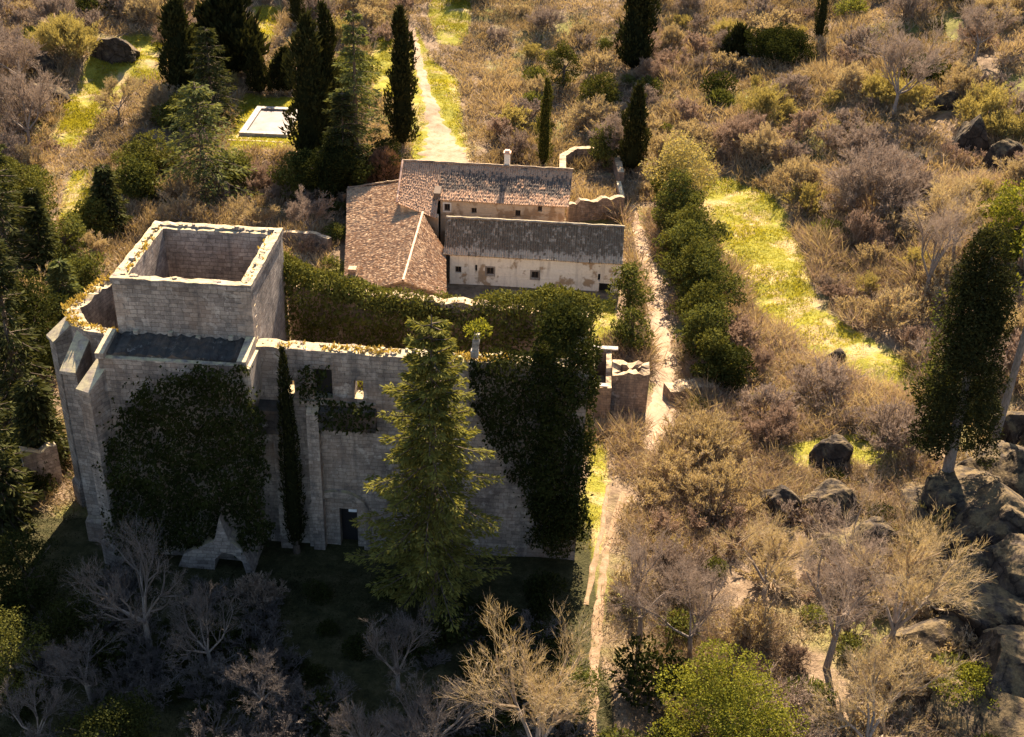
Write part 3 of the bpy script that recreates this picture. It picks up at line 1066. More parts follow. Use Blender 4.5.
m = ring_wall([(5.0, 69.02), (5.0, 77.38)], .9, -.4, 13.2, False, .6, .3, 8)
cb(m, 'end_wall', M['rubble'])
m = MB()
for i, (w, h_) in enumerate(((.5, .5), (.42, .45), (.46, .28), (.38, .4))):
    z = 16.05 + (0, .52, .99, 1.29)[i]
    m.box(-2.45 - w / 2 + .04 * i, -2.45 + w / 2 + .04 * i, 68.3 - w / 2, 68.3 + w / 2, z, z + h_)
cb(m, 'pinnacle', M['coping'], bev=.04)


def churchw(x, y):
    c_, s_ = math.cos(PHI), math.sin(PHI)
    dx, dy = x - OX, y - OY
    return (OX + dx * c_ - dy * s_, OY + dx * s_ + dy * c_)


def tufts_obj(name, pts, hgt_, wid, mat, label_kind='stuff', k=7, seed=5, spread=.25):
    r = np.random.default_rng(seed)
    P = np.repeat(np.array(pts, float), k, 0)
    n = len(P)
    P = P + np.stack([r.normal(0, spread, n), r.normal(0, spread, n), np.zeros(n)], 1)
    D = nrm(np.stack([r.normal(0, .55, n), r.normal(0, .55, n), np.ones(n)], 1))
    V, F = leaves(P, D, hgt_ * r.uniform(.5, 1.3, n), wid * r.uniform(.6, 1.4, n), r)
    o = link(name, mesh_np(name, V, F, mat, face_attr=np.clip(r.normal(.5, .28, n), 0, 1)))
    tag(o, kind=label_kind)
    return o


# dry grass growing on the wall tops
pts = []
r_ = np.random.default_rng(77)
for seg, z, w, dens in (([(-30.7, 71.8), (-29.3, 69.6)], 16.0, .7, 14), ([(-29.3, 69.6), (-25.8, 68.5)], 16.0, .6, 9), ([(-30.6, 72), (-29.7, 76.2)], 16.0, .7, 14), ([(-29.7, 76.2), (-26, 78)], 16, .6, 12),
                    ([(-12.5, 68.45), (-7.5, 68.45)], 15.95, .8, 14), ([(-5.5, 68.45), (0, 68.45)], 15.85, .9, 18), ([(-16.5, 68.45), (-12.5, 68.45)], 15.98, .9, 3), ([(-25.3, 68.9), (-25.2, 76)], 20.25, .6, 7), ([(-17.2, 68.9), (-17.2, 76)], 20.25, .6, 3)):
    (xa, ya), (xb, yb) = seg
    n = int(math.hypot(xb - xa, yb - ya) * dens)
    for i in range(n):
        f = r_.uniform(0, 1)
        x, y = xa + (xb - xa) * f + r_.uniform(-w / 2, w / 2), ya + (yb - ya) * f + r_.uniform(-w / 2, w / 2)
        x, y = churchw(x, y)
        pts.append((x, y, z - .05))
tufts_obj('dry_grass', pts, .3, .12, M['dry_grass'], k=5, spread=.08)


rs = random.Random(51)
for nm_, segs, zt_ in (('rubble', [((-25.3, 68.35), (-17.2, 68.35)), ((-17.15, 68.4), (-17.15, 76.5)), ((-25.3, 76.5), (-17.2, 76.5)), ((-25.35, 68.4), (-25.35, 76.5))], 20.38),
                       ('rubble', [((-30.4, 72.2), (-29.1, 69.9)), ((-29.1, 69.9), (-26.2, 68.7)), ((-30.3, 72), (-29.5, 75.8))], 15.95),
                       ('rubble', [((-16.3, 68.2), (4.0, 68.2)), ((-16.3, 68.7), (4.0, 68.7))], 15.95)):
    m = MB()
    for (xa, ya), (xb, yb) in segs:
        L_ = math.hypot(xb - xa, yb - ya); d_ = 0
        while d_ < L_:
            w2 = rs.uniform(.16, .42)
            if rs.random() < .4:
                f = d_ / L_; cx = xa + (xb - xa) * f + rs.uniform(-.14, .14); cy = ya + (yb - ya) * f + rs.uniform(-.14, .14)
                a_ = rs.uniform(0, 3); c2, s2 = math.cos(a_) * w2 / 2, math.sin(a_) * w2 / 2
                q_ = rs.uniform(.55, 1)
                P4 = [(cx + c2 - s2 * q_, cy + s2 + c2 * q_), (cx - c2 - s2 * q_, cy - s2 + c2 * q_), (cx - c2 + s2 * q_, cy - s2 - c2 * q_), (cx + c2 + s2 * q_, cy + s2 - c2 * q_)]
                hz = rs.uniform(.05, .22)
                m.hexa([(p[0], p[1], zt_ - .25) for p in P4], [(cx + (p[0] - cx) * .85, cy + (p[1] - cy) * .85, zt_ - .02 + hz * rs.uniform(.6, 1)) for p in P4])
            d_ += w2 * 1.1
    tag(cb(m, nm_, M['stone']), kind='stuff')

# ------------------------------------------------------------------ ivy
def ivy_obj(name, label, mat, parts, group=None):
    """parts: list of (V,F,tint)"""
    V, F = join([(a, b) for a, b, c_ in parts])
    o = link(name, mesh_np(name, V, F, mat, face_attr=np.concatenate([c_ for a, b, c_ in parts])))
    tag(o, label, 'ivy', group)
    return o


def ivy_patch(poly_px, Yp, depth, dens, size, r, dirn=(0, -1, 0), lumps=1.6):
    """climbing leaves over an area of a wall standing at distance Yp"""
    poly = [on_plane(px, py, Yp) for px, py in poly_px]
    pl = [(p[0], p[2]) for p in poly]
    xs_ = [p[0] for p in pl]; zs_ = [p[1] for p in pl]
    n = int((max(xs_) - min(xs_)) * (max(zs_) - min(zs_)) * dens)
    x = r.uniform(min(xs_), max(xs_), n); z = r.uniform(min(zs_), max(zs_), n)
    jx = x + (vnoise(x, z, .9, 5) - .5) * 1.2; jz = z + (vnoise(x, z, .9, 6) - .5) * 1.2
    loose = r.uniform(0, 1, n) < .35
    jx = jx + loose * r.normal(0, .45, n); jz = jz + loose * r.normal(0, .6, n)
    k = inpoly_np(jx, jz, pl)
    k &= (vnoise(x, z, 1.3, 31) + r.uniform(-.25, .25, n)) > .04
    x, z = x[k], z[k]; n = len(x)
    lump = vnoise(x, z, lumps, 8) * .7 + vnoise(x, z, .7, 9) * .3
    d = depth * (.15 + lump) * r.uniform(.55, 1.05, n)
    slope = math.tan(PHI)
    y = Yp + (x - poly[0][0]) * 0 - d
    C = np.stack([x, y, z], 1)
    D = nrm(np.stack([r.normal(0, .6, n), np.full(n, -.7), r.normal(-.45, .5, n)], 1))
    V, F = leaves(C, D, size * r.uniform(.5, 1.8, n), size * .75 * r.uniform(.5, 1.6, n), r)
    return V, F, np.clip(.2 + lump * .5 + r.normal(0, .15, n), 0, 1)


ri = np.random.default_rng(21)
ivy_obj('ivy', 'dark ivy sheet hanging over the front wall below the square tower', M['ivy'],
        [ivy_patch([(172, 372), (200, 358), (245, 364), (252, 395), (262, 400), (272, 470), (270, 545), (240, 540), (228, 505), (205, 540), (160, 545), (112, 540), (104, 500), (104, 440), (118, 415), (140, 385), (152, 378), (160, 390)], 65.3, 1.2, 150, .2, ri),
         ivy_patch([(140, 385), (150, 372), (156, 392), (146, 410)], 65.3, .5, 110, .18, ri)])
pb = []
rb = np.random.default_rng(22)
for i in range(100):
    z = rb.uniform(1, 19.6)
    a = rb.uniform(0, 2 * PI)
    cx, cy = churchw(3.5, 68.6)
    pb.append(((cx + math.cos(a) * 1.45, cy + math.sin(a) * 1.5, z), (.8, .8, 1.0)))
for i in range(16):
    pb.append(((churchw(3.6, 68.6)[0] + rb.uniform(-1.3, 1.2), churchw(3.6, 68.6)[1] + rb.uniform(-1, 1.2), 19 + rb.uniform(-.6, .9)), (.75, .75, .7)))
v_, f_, t_ = blob_leaves(pb, 34, .2, rb)
ivy_obj('ivy', 'dense ivy wrapped round the tall corner pillar at the right end of the church ruin', M['ivy'], [(v_, f_, t_)])
ivy_obj('ivy', 'dark ivy curtain on the nave wall between the big fir and the ivied corner pillar', M['ivy'],
        [ivy_patch([(470, 362), (500, 352), (550, 350), (588, 420), (590, 535), (545, 530), (518, 480), (495, 440), (488, 420), (472, 395)], 67.0, 1.1, 140, .2, ri),
         (lambda q: q)(blob_leaves([((churchw(x, 68.3)[0], churchw(x, 68.3)[1], 15.9 + ri.uniform(0, .3)), (.7, .6, .45)) for x in np.linspace(-1.2, 2.2, 8)], 28, .2, ri))])
# rear wall ivy with a rounded top
pb = []
prof = [(270, 250), (300, 266), (340, 279), (370, 288), (400, 295), (440, 300), (470, 302), (500, 297), (545, 291), (565, 292), (592, 300)]
for i in range(110):
    f = i / 109 * (len(prof) - 1)
    a = min(int(f), len(prof) - 2); q = f - a
    px = prof[a][0] * (1 - q) + prof[a + 1][0] * q; py = prof[a][1] * (1 - q) + prof[a + 1][1] * q
    p = on_plane(px, py + rb.uniform(4, 12), 77.0 + rb.uniform(-.5, 1.6))
    pb.append((p, (rb.uniform(.7, 1.15), .9, rb.uniform(.6, 1.0))))
v_, f_, t_ = blob_leaves(pb, 24, .22, rb)
ivy_obj('ivy', 'long ivy hedge smothering the rear wall of the roofless nave', M['hedge_ivy'],
        [(v_, f_, t_), ivy_patch([(270, 254), (340, 283), (400, 299), (470, 306), (545, 296), (592, 305), (592, 372), (270, 352)], 76.9, 1.3, 90, .22, ri)])
ivy_obj('ivy', 'small ivy clump filling the darkened window above the nave ledge', M['ivy'],
        [ivy_patch([(304, 366), (322, 362), (326, 380), (334, 392), (332, 400), (300, 404)], 67.5, .6, 70, .22, ri),
         ivy_patch([(318, 396), (372, 400), (376, 428), (318, 426)], 67.1, .8, 60, .24, ri)])
pl_ = link('bush', bush_mesh('bush', M['yellowgreen'], 5, 1.0, .95, 20, .2, 9), None, (*churchw(-2.3, 68.4), 17.55))
tag(pl_, 'small yellow green bush rooted on the white stone pinnacle of the nave wall', 'bush')
pl_ = link('bush', bush_mesh('bush', M['yellowgreen'], 6, .5, 1.0, 30, .16, 6), None, (*churchw(-10.0, 69.6), 12.2))
tag(pl_, 'bright yellow green plant showing through the small right window of the nave wall', 'plant')


# ------------------------------------------------------------------ farm buildings
def roof_patch(name, mat, A, B, C, D, parent, off, period=.24, amp=.045, thick=.14, jit=.028, seed=0):
    """A,B eave ends, D,C ridge ends (A->B along eave). Corrugated tile field with thickness"""
    r = np.random.default_rng(seed + 5)
    A, B, C, D = [np.array(q, float) - np.array(off) for q in (A, B, C, D)]
    Lu = max(np.linalg.norm(B - A), np.linalg.norm(C - D)); Lv = max(np.linalg.norm(D - A), np.linalg.norm(C - B))
    nu = int(Lu / period * 4); nv = max(2, int(Lv / .42)) * 2
    u = np.linspace(0, 1, nu + 1); v = np.linspace(0, 1, nv + 1)
    U, Vv = np.meshgrid(u, v)
    P = (A * (1 - U[..., None]) + B * U[..., None]) * (1 - Vv[..., None]) + (D * (1 - U[..., None]) + C * U[..., None]) * Vv[..., None]
    N = np.cross(B - A, D - A); N /= np.linalg.norm(N)
    wave = amp * np.cos(U * Lu / period * 2 * PI)
    stepz = .018 * (np.arange(nv + 1) % 2)[:, None] * -1
    sag = -.12 * np.sin(PI * Vv) * (vnoise(U * Lu, Vv * Lv, 3.5, seed) + .2) + .10 * (vnoise(U * Lu, Vv * Lv, 2.2, seed + 3) - .5)
    P = P + N * (wave + stepz + sag + r.normal(0, jit, U.shape))[..., None]
    I = np.arange((nu + 1) * (nv + 1)).reshape(nv + 1, nu + 1)
    Fc = np.stack([I[:-1, :-1], I[:-1, 1:], I[1:, 1:], I[1:, :-1]], -1).reshape(-1, 4)
    bo = (nu + 1) * (nv + 1)
    Vt = np.concatenate([P.reshape(-1, 3), (P - N * thick).reshape(-1, 3)])
    rim = []
    for e in (I[0, :], I[:, -1], I[-1, ::-1], I[::-1, 0]):
        rim.append(np.stack([e[:-1], e[:-1] + bo, e[1:] + bo, e[1:]], 1))
    Fall = np.concatenate([Fc, Fc[:, ::-1] + bo] + rim)
    uv = np.stack([U * Lu, Vv * Lv], -1).reshape(-1, 2)
    return link(name, mesh_np(name, Vt, Fall, mat, uv=np.concatenate([uv, uv])), parent)


def ridge_line(A, B, parent, off, rad=.13, mat='hip'):
    A = np.array(A, float) - off; B = np.array(B, float) - off
    n = max(2, int(np.linalg.norm(B - A) / .45))
    ts = np.linspace(0, 1, n + 1)
    rr = np.random.default_rng(n)
    P = A + (B - A) * ts[:, None] + np.array([0, 0, 1.]) * rr.normal(0, .025, (n + 1, 1))
    V, Fc = prisms(P[:-1], P[1:] + (P[1:] - P[:-1]) * .1, rad, rad * .9, 6)
    return link('ridge_tiles', mesh_np('ridge_tiles', V, Fc, M[mat]), parent)


def window(parent, off, x, z, w, h, y, surround=None):
    m = MB()
    X_, Z_ = x - off[0], z - off[2]
    Yf = y - off[1]
    fr = .07
    for a, b, c_, d in ((X_ - w / 2, X_ + w / 2, Z_ + h / 2 - fr, Z_ + h / 2), (X_ - w / 2, X_ + w / 2, Z_ - h / 2, Z_ - h / 2 + fr),
                        (X_ - w / 2, X_ - w / 2 + fr, Z_ - h / 2 + fr, Z_ + h / 2 - fr), (X_ + w / 2 - fr, X_ + w / 2, Z_ - h / 2 + fr, Z_ + h / 2 - fr), (X_ - .025, X_ + .025, Z_ - h / 2 + fr, Z_ + h / 2 - fr)):
        m.box(a, b, Yf + .2, Yf + .27, c_, d)
    wd = m.build('window', M['wood'], parent)
    m = MB(); m.box(X_ - w / 2 + .001, X_ + w / 2 - .001, Yf + .3, Yf + .34, Z_ - h / 2 + .001, Z_ + h / 2 - .001)
    m.build('pane', M['dark'], wd)
    if surround:
        m = MB(); s_ = .16
        for a, b, c_, d in ((X_ - w / 2 - s_, X_ + w / 2 + s_, Z_ + h / 2, Z_ + h / 2 + s_), (X_ - w / 2 - s_, X_ + w / 2 + s_, Z_ - h / 2 - s_, Z_ - h / 2),
                            (X_ - w / 2 - s_, X_ - w / 2, Z_ - h / 2, Z_ + h / 2), (X_ + w / 2, X_ + w / 2 + s_, Z_ - h / 2, Z_ + h / 2)):
            m.box(a, b, Yf - .03, Yf + .08, c_, d)
        m.build('surround', M[surround], wd)
    return wd


def shifted(mb, off):
    mb.v = [(a - off[0], b - off[1], c_ - off[2]) for a, b, c_ in mb.v]
    return mb


FO = (1.5, 109.6, 0.0)
farm = empty('farmhouse', FO, PHI)
tag(farm, 'long low whitewashed farmhouse range with a dark lichened tile roof', 'house')
wins = [(458, 271, .62, .72, None), (490, 272, .72, .8, 'stone_pale'), (535, 275, .72, .8, 'stone_pale'), (599, 276, .25, .75, None), (476, 269, .22, .7, None)]
hs = []
for px, py, w, h, s_ in wins:
    p = on_plane(px, py, 109.6); hs.append((round(p[0] - w / 2, 3), round(p[0] + w / 2, 3), round(p[2] - h / 2, 3), round(p[2] + h / 2, 3)))
hs.append((8.5, 9.7, -.45, 1.05))
FZ = 3.45
w_ = holed_wall(-6.7, 10.6, -.5, FZ, hs, 109.6, 110.1, 1.5, 0, None, 4)
wall = shifted(w_, FO).build('wall', M['white_plaster'], farm)
for (px, py, w, h, s_) in wins[:3]:
    p = on_plane(px, py, 109.6); window(farm, FO, p[0], p[2], w, h, 109.6, s_)
for (px, py, w, h, s_) in wins[3:]:
    p = on_plane(px, py, 109.6)
    m = MB(); m.box(p[0] - w / 2, p[0] + w / 2, 109.85, 109.9, p[2] - h / 2, p[2] + h / 2); shifted(m, FO).build('window', M['dark'], farm)
m = MB(); m.box(8.5, 9.7, 109.95, 110.0, -.4, 1.05); shifted(m, FO).build('door', M['dark'], farm)
m = MB()  # back and end walls
m.prism_xz([(0, 0)], 0, 0) if False else None
for x0, x1 in ((-6.7, -6.25), (10.15, 10.6)):
    m.add([(x0, 110.1, -.5), (x0, 115.6, -.5), (x0, 115.6, FZ), (x0, 112.6, 5.75), (x0, 110.1, FZ + .15), (x1, 110.1, -.5), (x1, 115.6, -.5), (x1, 115.6, FZ), (x1, 112.6, 5.75), (x1, 110.1, FZ + .15)],
          [(0, 4, 3, 2, 1), (5, 6, 7, 8, 9), (0, 1, 6, 5), (1, 2, 7, 6), (2, 3, 8, 7), (3, 4, 9, 8), (4, 0, 5, 9)])
m.box(-6.24, 10.14, 115.2, 115.6, -.5, FZ)
shifted(m, FO).build('end_walls', M['ochre_plaster'], farm)
rf = roof_patch('roof', M['tile_dark'], (-7.3, 109.25, 3.45), (10.7, 109.25, 3.45), (10.7, 112.6, 6.0), (-7.4, 112.6, 6.0), farm, FO, seed=1)
roof_patch('roof', M['tile_dark'], (10.7, 115.9, 3.6), (-7.4, 115.9, 3.6), (-7.4, 112.62, 6.0), (10.7, 112.62, 6.0), farm, FO, seed=2)
ridge_line((-7.4, 112.6, 6.08), (10.7, 112.6, 6.08), farm, np.array(FO), .13, 'stone_pale')

BO = (-3.0, 117.4, 0.0)
back = empty('farmhouse', BO, PHI)
tag(back, 'rear farmhouse range with pinkish tile roof, ochre walls and a white chimney', 'house')
BZ = 6.2
bw = [(447, 208, .6, .8), (474, 211, .55, .6), (518, 213, .55, .75), (540, 208, .45, .6)]
hs = []
for px, py, w, h in bw:
    p = on_plane(px, py, 117.4); hs.append((round(p[0] - w / 2, 3), round(p[0] + w / 2, 3), round(p[2] - h / 2, 3), round(p[2] + h / 2, 3)))
shifted(holed_wall(-8.2, 4.9, -.5, BZ, hs, 117.4, 117.9, 1.5, 0, None, 6), BO).build('wall', M['ochre_plaster'], back)
for px, py, w, h in bw:
    p = on_plane(px, py, 117.4); window(back, BO, p[0], p[2], w, h, 117.4, 'white_plaster' if px == 447 else None)
m = MB()
m.add([(4.4, 117.9, -.5), (4.4, 125.3, -.5), (4.4, 125.3, 6), (4.4, 121.2, 8.4), (4.4, 117.9, 6.4), (4.9, 117.9, -.5), (4.9, 125.3, -.5), (4.9, 125.3, 6), (4.9, 121.2, 8.4), (4.9, 117.9, 6.4)],
      [(0, 4, 3, 2, 1), (5, 6, 7, 8, 9), (0, 1, 6, 5), (1, 2, 7, 6), (2, 3, 8, 7), (3, 4, 9, 8), (4, 0, 5, 9)])
m.add([(-12.4, 117.0, -.5), (-12.4, 125.3, -.5), (-12.4, 125.3, 6), (-12.4, 121.2, 8.4), (-12.4, 117.0, 5.7), (-11.9, 116.8, -.5), (-11.9, 125.3, -.5), (-11.9, 125.3, 6), (-11.9, 121.2, 8.4), (-11.9, 116.8, 5.6)],
      [(0, 4, 3, 2, 1), (5, 6, 7, 8, 9), (0, 1, 6, 5), (1, 2, 7, 6), (2, 3, 8, 7), (3, 4, 9, 8), (4, 0, 5, 9)])
m.hexa([(-11.89, 116.75, -.5), (-8.21, 115.45, -.5), (-8.21, 115.9, -.5), (-11.89, 117.2, -.5)], [(-11.89, 116.75, 5.55), (-8.21, 115.45, 4.75), (-8.21, 115.9, 4.95), (-11.89, 117.2, 5.7)])
m.box(-11.88, 4.38, 124.9, 125.3, -.5, 6)
shifted(m, BO).build('end_walls', M['ochre_plaster'], back)
roof_patch('roof', M['tile_pink_moss'], (-8.4, 117.0, 6.12), (5.3, 117.0, 6.12), (5.5, 121.2, 8.6), (-8.4, 121.2, 8.6), back, BO, seed=7)
roof_patch('roof', M['tile_pink'], (-12.75, 116.5, 5.72), (-8.42, 115.0, 4.86), (-8.42, 121.2, 8.6), (-12.75, 121.2, 8.6), back, BO, seed=8)
roof_patch('roof', M['tile_pink'], (5.5, 125.6, 5.9), (-12.75, 125.6, 5.9), (-12.75, 121.22, 8.6), (5.5, 121.22, 8.6), back, BO, seed=9)
ridge_line((-12.75, 121.2, 8.68), (5.5, 121.2, 8.68), back, np.array(BO), .13, 'rubble')
ridge_line((-12.7, 121.1, 8.66), (-12.7, 116.5, 5.84), back, np.array(BO), .12)
m = MB(); m.box(-1.85, -1.25, 121.3, 121.9, 8.0, 9.95)
ch = shifted(m, BO).build('chimney', M['white_plaster'], back, bev=.03)
m = MB(); m.box(-1.95, -1.15, 121.2, 122.0, 9.955, 10.1); m.box(-1.8, -1.3, 121.35, 121.85, 10.105, 10.3); shifted(m, BO).build('chimney_cap', M['hip'], ch)
# small dormer hatch on the pink roof
m = MB(); p = on_plane(437, 193, 117.9)
m.hexa([(-8.9, 117.15, 6.1), (-8.2, 117.15, 6.1), (-8.2, 118.3, 6.8), (-8.9, 118.3, 6.8)], [(-8.9, 117.2, 6.75), (-8.2, 117.2, 6.75), (-8.2, 118.4, 7.1), (-8.9, 118.4, 7.1)])
shifted(m, BO).build('hatch', M['wood'], back)

LO = (-10.2, 108.0, 0.0)
barn = empty('barn', LO, 0)
tag(barn, 'wide brown tiled wing joined to the left end of the farmhouse, its roof partly overgrown', 'barn')
A1, A2 = (-9.9, 115.7, 5.25), (-10.4, 99.6, 5.25)
roof_patch('roof', M['tile_brown'], (-6.45, 101.3, 3.1), (-7.2, 111.2, 3.1), A1, A2, barn, LO, seed=11)
roof_patch('roof', M['tile_brown'], (-17.9, 114.8, 2.55), (-16.4, 102.3, 2.55), A2, A1, barn, LO, seed=12)
roof_patch('roof', M['tile_brown'], (-19.5, 127.2, 2.9), (-17.9, 114.84, 2.55), (-9.95, 115.74, 5.2), (-13.0, 126.6, 4.3), barn, LO, seed=13)
ridge_line((-9.9, 115.7, 5.33), A2[:2] + (5.33,), barn, np.array(LO), .12)
ridge_line((-19.4, 127.3, 3.0), (-13.0, 126.7, 4.4), barn, np.array(LO), .12, 'rubble')
m = MB()
m.hexa([(-7.0, 101.7, -.4), (-6.8, 101.7, -.4), (-7.4, 111.0, -.4), (-7.6, 111.0, -.4)], [(-7.0, 101.7, 2.95), (-6.8, 101.7, 2.95), (-7.4, 111.0, 2.95), (-7.6, 111.0, 2.95)])
m.hexa([(-16.1, 102.6, -.4), (-15.6, 102.6, -.4), (-18.9, 127, -.4), (-19.4, 127, -.4)], [(-16.1, 102.6, 2.35), (-15.6, 102.6, 2.35), (-18.9, 127, 2.6), (-19.4, 127, 2.6)])
m.hexa([(-16.2, 102.5, -.4), (-10.4, 100.3, -.4), (-10.4, 100.7, -.4), (-16.1, 102.9, -.4)], [(-16.2, 102.5, 2.3), (-10.4, 100.3, 4.95), (-10.4, 100.7, 4.95), (-16.1, 102.9, 2.3)])
m.hexa([(-10.39, 100.3, -.4), (-6.9, 101.5, -.4), (-6.9, 101.68, -.4), (-10.39, 100.7, -.4)], [(-10.39, 100.3, 4.95), (-6.9, 101.5, 2.9), (-6.9, 101.68, 2.9), (-10.39, 100.7, 4.95)])
shifted(m, LO).build('wall', M['rubble'], barn)
m = MB(); p = on_level(352, 272, 3.0)
m.box(p[0] - .35, p[0] + .45, p[1] - .5, p[1] + .4, 2.4, 3.5); shifted(m, LO).build('chimney', M['rubble'], barn, bev=.04)

# ------------------------------------------------------------------ small roofless hut
hut = empty('ruined_hut', (9.0, 87.5, 0), PHI)
tag(hut, 'small roofless stone hut with pale lit wall tops beside the dirt track', 'ruin')
HO = (9.0, 87.5, 0)
m = ring_wall([(6.6, 85.6), (8.45, 85.6), (8.45, 91.2), (6.6, 91.2)], .45, -.4, 3.0, True, .5, .12, 31, lambda p: 3.0 if p.y < 88 else 3.6)
shifted(m, HO).build('wall', M['rubble'], hut)
m = ring_wall([(8.5, 86.8), (11.6, 86.8), (11.6, 89.0), (8.5, 89.0)], .7, -.4, 3.6, True, .4, .2, 32, lambda p: 3.7 + .06 * (p.x - 8.5))
shifted(m, HO).build('wall', M['rubble'], hut)
m = MB(); m.box(6.5, 8.1, 85.5, 86.0, 3.13, 3.24); m.box(6.7, 9.0, 90.75, 91.3, 3.74, 3.86)
shifted(m, HO).build('coping', M['coping'], hut)
m = MB(); m.box(7.05, 8.0, 86.06, 90.7, .0, 1.2); shifted(m, HO).build('rubble_fill', M['rubble'], hut)

# ------------------------------------------------------------------ pool
PO = (-32.6, 150.8, 2.0)
pool = empty('pool', PO, math.radians(-1))
tag(pool, 'rectangular drained pool with a pale stone rim on a mown grass terrace', 'pool')
m = MB()
x0, x1, y0, y1 = -3.05, 3.05, -5.3, 5.3
for a, b, c_, d in ((x0, x1, y0, y0 + .85), (x0, x1, y1 - .85, y1), (x0, x0 + .75, y0 + .85, y1 - .85), (x1 - .75, x1, y0 + .85, y1 - .85)):
    m.box(a, b, c_, d, -.3, .42)
m.build('rim', M['coping'], pool)
m = MB(); m.box(x0 + .76, x1 - .76, y0 + .86, y1 - .86, -.4, .16); m.build('floor', M['pool_floor'], pool)
m = MB(); m.box(x0 - 1.0, x1 + .7, y0 - 1.9, y0 - 1.5, -2.2, .05); m.build('retaining_wall', M['rubble'], pool)

# ------------------------------------------------------------------ garden and field walls


def field_wall(pts_px, h, th, label, mat='rubble', seed=0, rag=.045, cat='wall'):
    P = [at(*p) for p in pts_px]
    base = P[0]
    r = random.Random(seed)
    m = MB()
    C = []
    for a, b in zip(P[:-1], P[1:]):
        L = math.dist(a[:2], b[:2]); q = max(1, int(L / .45))
        for k in range(q):
            f = k / q; C.append((a[0] + (b[0] - a[0]) * f, a[1] + (b[1] - a[1]) * f))
    C.append(P[-1][:2])
    zz_ = [float(hgt(x, y)) for x, y in C]
    zm_ = [sum(zz_[max(0, i - 5):i + 6]) / len(zz_[max(0, i - 5):i + 6]) for i in range(len(C))]
    for i, (x, y) in enumerate(C):
        a = C[max(0, i - 1)]; b = C[min(len(C) - 1, i + 1)]
        d = Vector((b[0] - a[0], b[1] - a[1])).normalized(); n_ = Vector((-d.y, d.x)) * th / 2
        z = float(hgt(x, y)); zt = .3 * z + .7 * zm_[i] + h * r.uniform(1 - rag, 1 + rag)
        m.v += [(x - n_.x - base[0], y - n_.y - base[1], z - .6 - base[2]), (x - n_.x - base[0], y - n_.y - base[1], zt - base[2]), (x + n_.x - base[0], y + n_.y - base[1], zt - base[2] + r.uniform(-.05, .05)), (x + n_.x - base[0], y + n_.y - base[1], z - .6 - base[2])]
    for i in range(len(C) - 1):
        for k in range(4):
            a, b = 4 * i + k, 4 * i + (k + 1) % 4
            m.f.append((a, a + 4, b + 4, b))
    m.f.append((0, 1, 2, 3)); e = 4 * (len(C) - 1); m.f.append((e + 3, e + 2, e + 1, e))
    o = m.build('stone_wall', M[mat], None, base)
    tag(o, label, cat)
    return o


field_wall([(128, 192), (140, 186), (165, 184), (190, 187), (212, 190), (228, 200)], 1.8, .8, 'curved garden wall with a pale lit top behind the square tower', 'rubble', 1)
field_wall([(280, 245), (318, 247), (330, 252)], 1.6, .6, 'thin straight garden wall running right from the square tower', 'rubble', 2)
field_wall([(562, 190), (562, 168), (575, 160), (600, 160), (616, 168), (620, 185)], 1.7, .8, 'curved moss topped wall enclosing the yard behind the farmhouse end', 'rubble', 3)
field_wall([(567, 222), (582, 220), (600, 218), (622, 216)], 2.4, .7, 'dark broken yard wall between the two farmhouse ranges and the track', 'rubble', 4, .12)
field_wall([(722, 60), (750, 61), (776, 64)], 1.3, .6, 'low pale stone wall on the far hillside under dark bushes', 'stone_pale', 5)
field_wall([(28, 488), (46, 484), (62, 480)], 3.4, .7, 'broken pale wall stub in the shade left of the apse', 'stone', 6, .12)
field_wall([(596, 215), (612, 212), (622, 206), (618, 190)], 1.1, .5, 'short sunlit wall corner beside the top of the dirt track', 'stone_pale', 7)
field_wall([(305, 206), (330, 200), (345, 206)], 1.5, .6, 'shaded wall length beneath the dark conifers by the pool', 'rubble', 8)
field_wall([(666, 398), (690, 394), (712, 392)], 1.1, 1.6, 'rough rubble bank with a pale top on the right edge of the track', 'rubble', 9, .15)

# ------------------------------------------------------------------ boulders


def boulder(px, py, w, h, d, label, seed, tilt=0, group=None):
    r = np.random.default_rng(seed)
    import bmesh
    bm = bmesh.new()
    bmesh.ops.create_icosphere(bm, subdivisions=5, radius=1)
    V = np.array([v.co[:] for v in bm.verts]); Fc = np.array([[v.index for v in f.verts] for f in bm.faces])
    bm.free()
    # cut by random planes for broken faces
    for _ in range(13):
        n_ = rdir(1, r)[0]; k = r.uniform(.55, .9)
        dd = V @ n_ - k
        V = V - np.where(dd > 0, dd, 0)[:, None] * n_[None] * .92
    def n3(V, s, q):
        return (vnoise(V[:, 0] + V[:, 2] * .7, V[:, 1] - V[:, 2] * .5, s, q) - .5)
    V = V * (1 + .32 * n3(V, .7, seed) + .12 * n3(V, .22, seed + 1) + .05 * n3(V, .09, seed + 2))[:, None]
    V = V * np.array([w / 2 * 1.1, d / 2, h / 2 * 1.5])
    a = tilt
    V = np.stack([V[:, 0] * math.cos(a) + V[:, 2] * math.sin(a), V[:, 1], -V[:, 0] * math.sin(a) + V[:, 2] * math.cos(a)], 1)
    p = at(px, py)
    o = link('boulder', mesh_np('boulder', V, Fc, M['rock'], smooth=False), None, (p[0], p[1], p[2] + h * (-.05 if px > 900 and py > 450 else .1)))
    o.rotation_euler = (0, 0, r.uniform(-.4, .4))
    tag(o, label, 'rock', group)
    return o


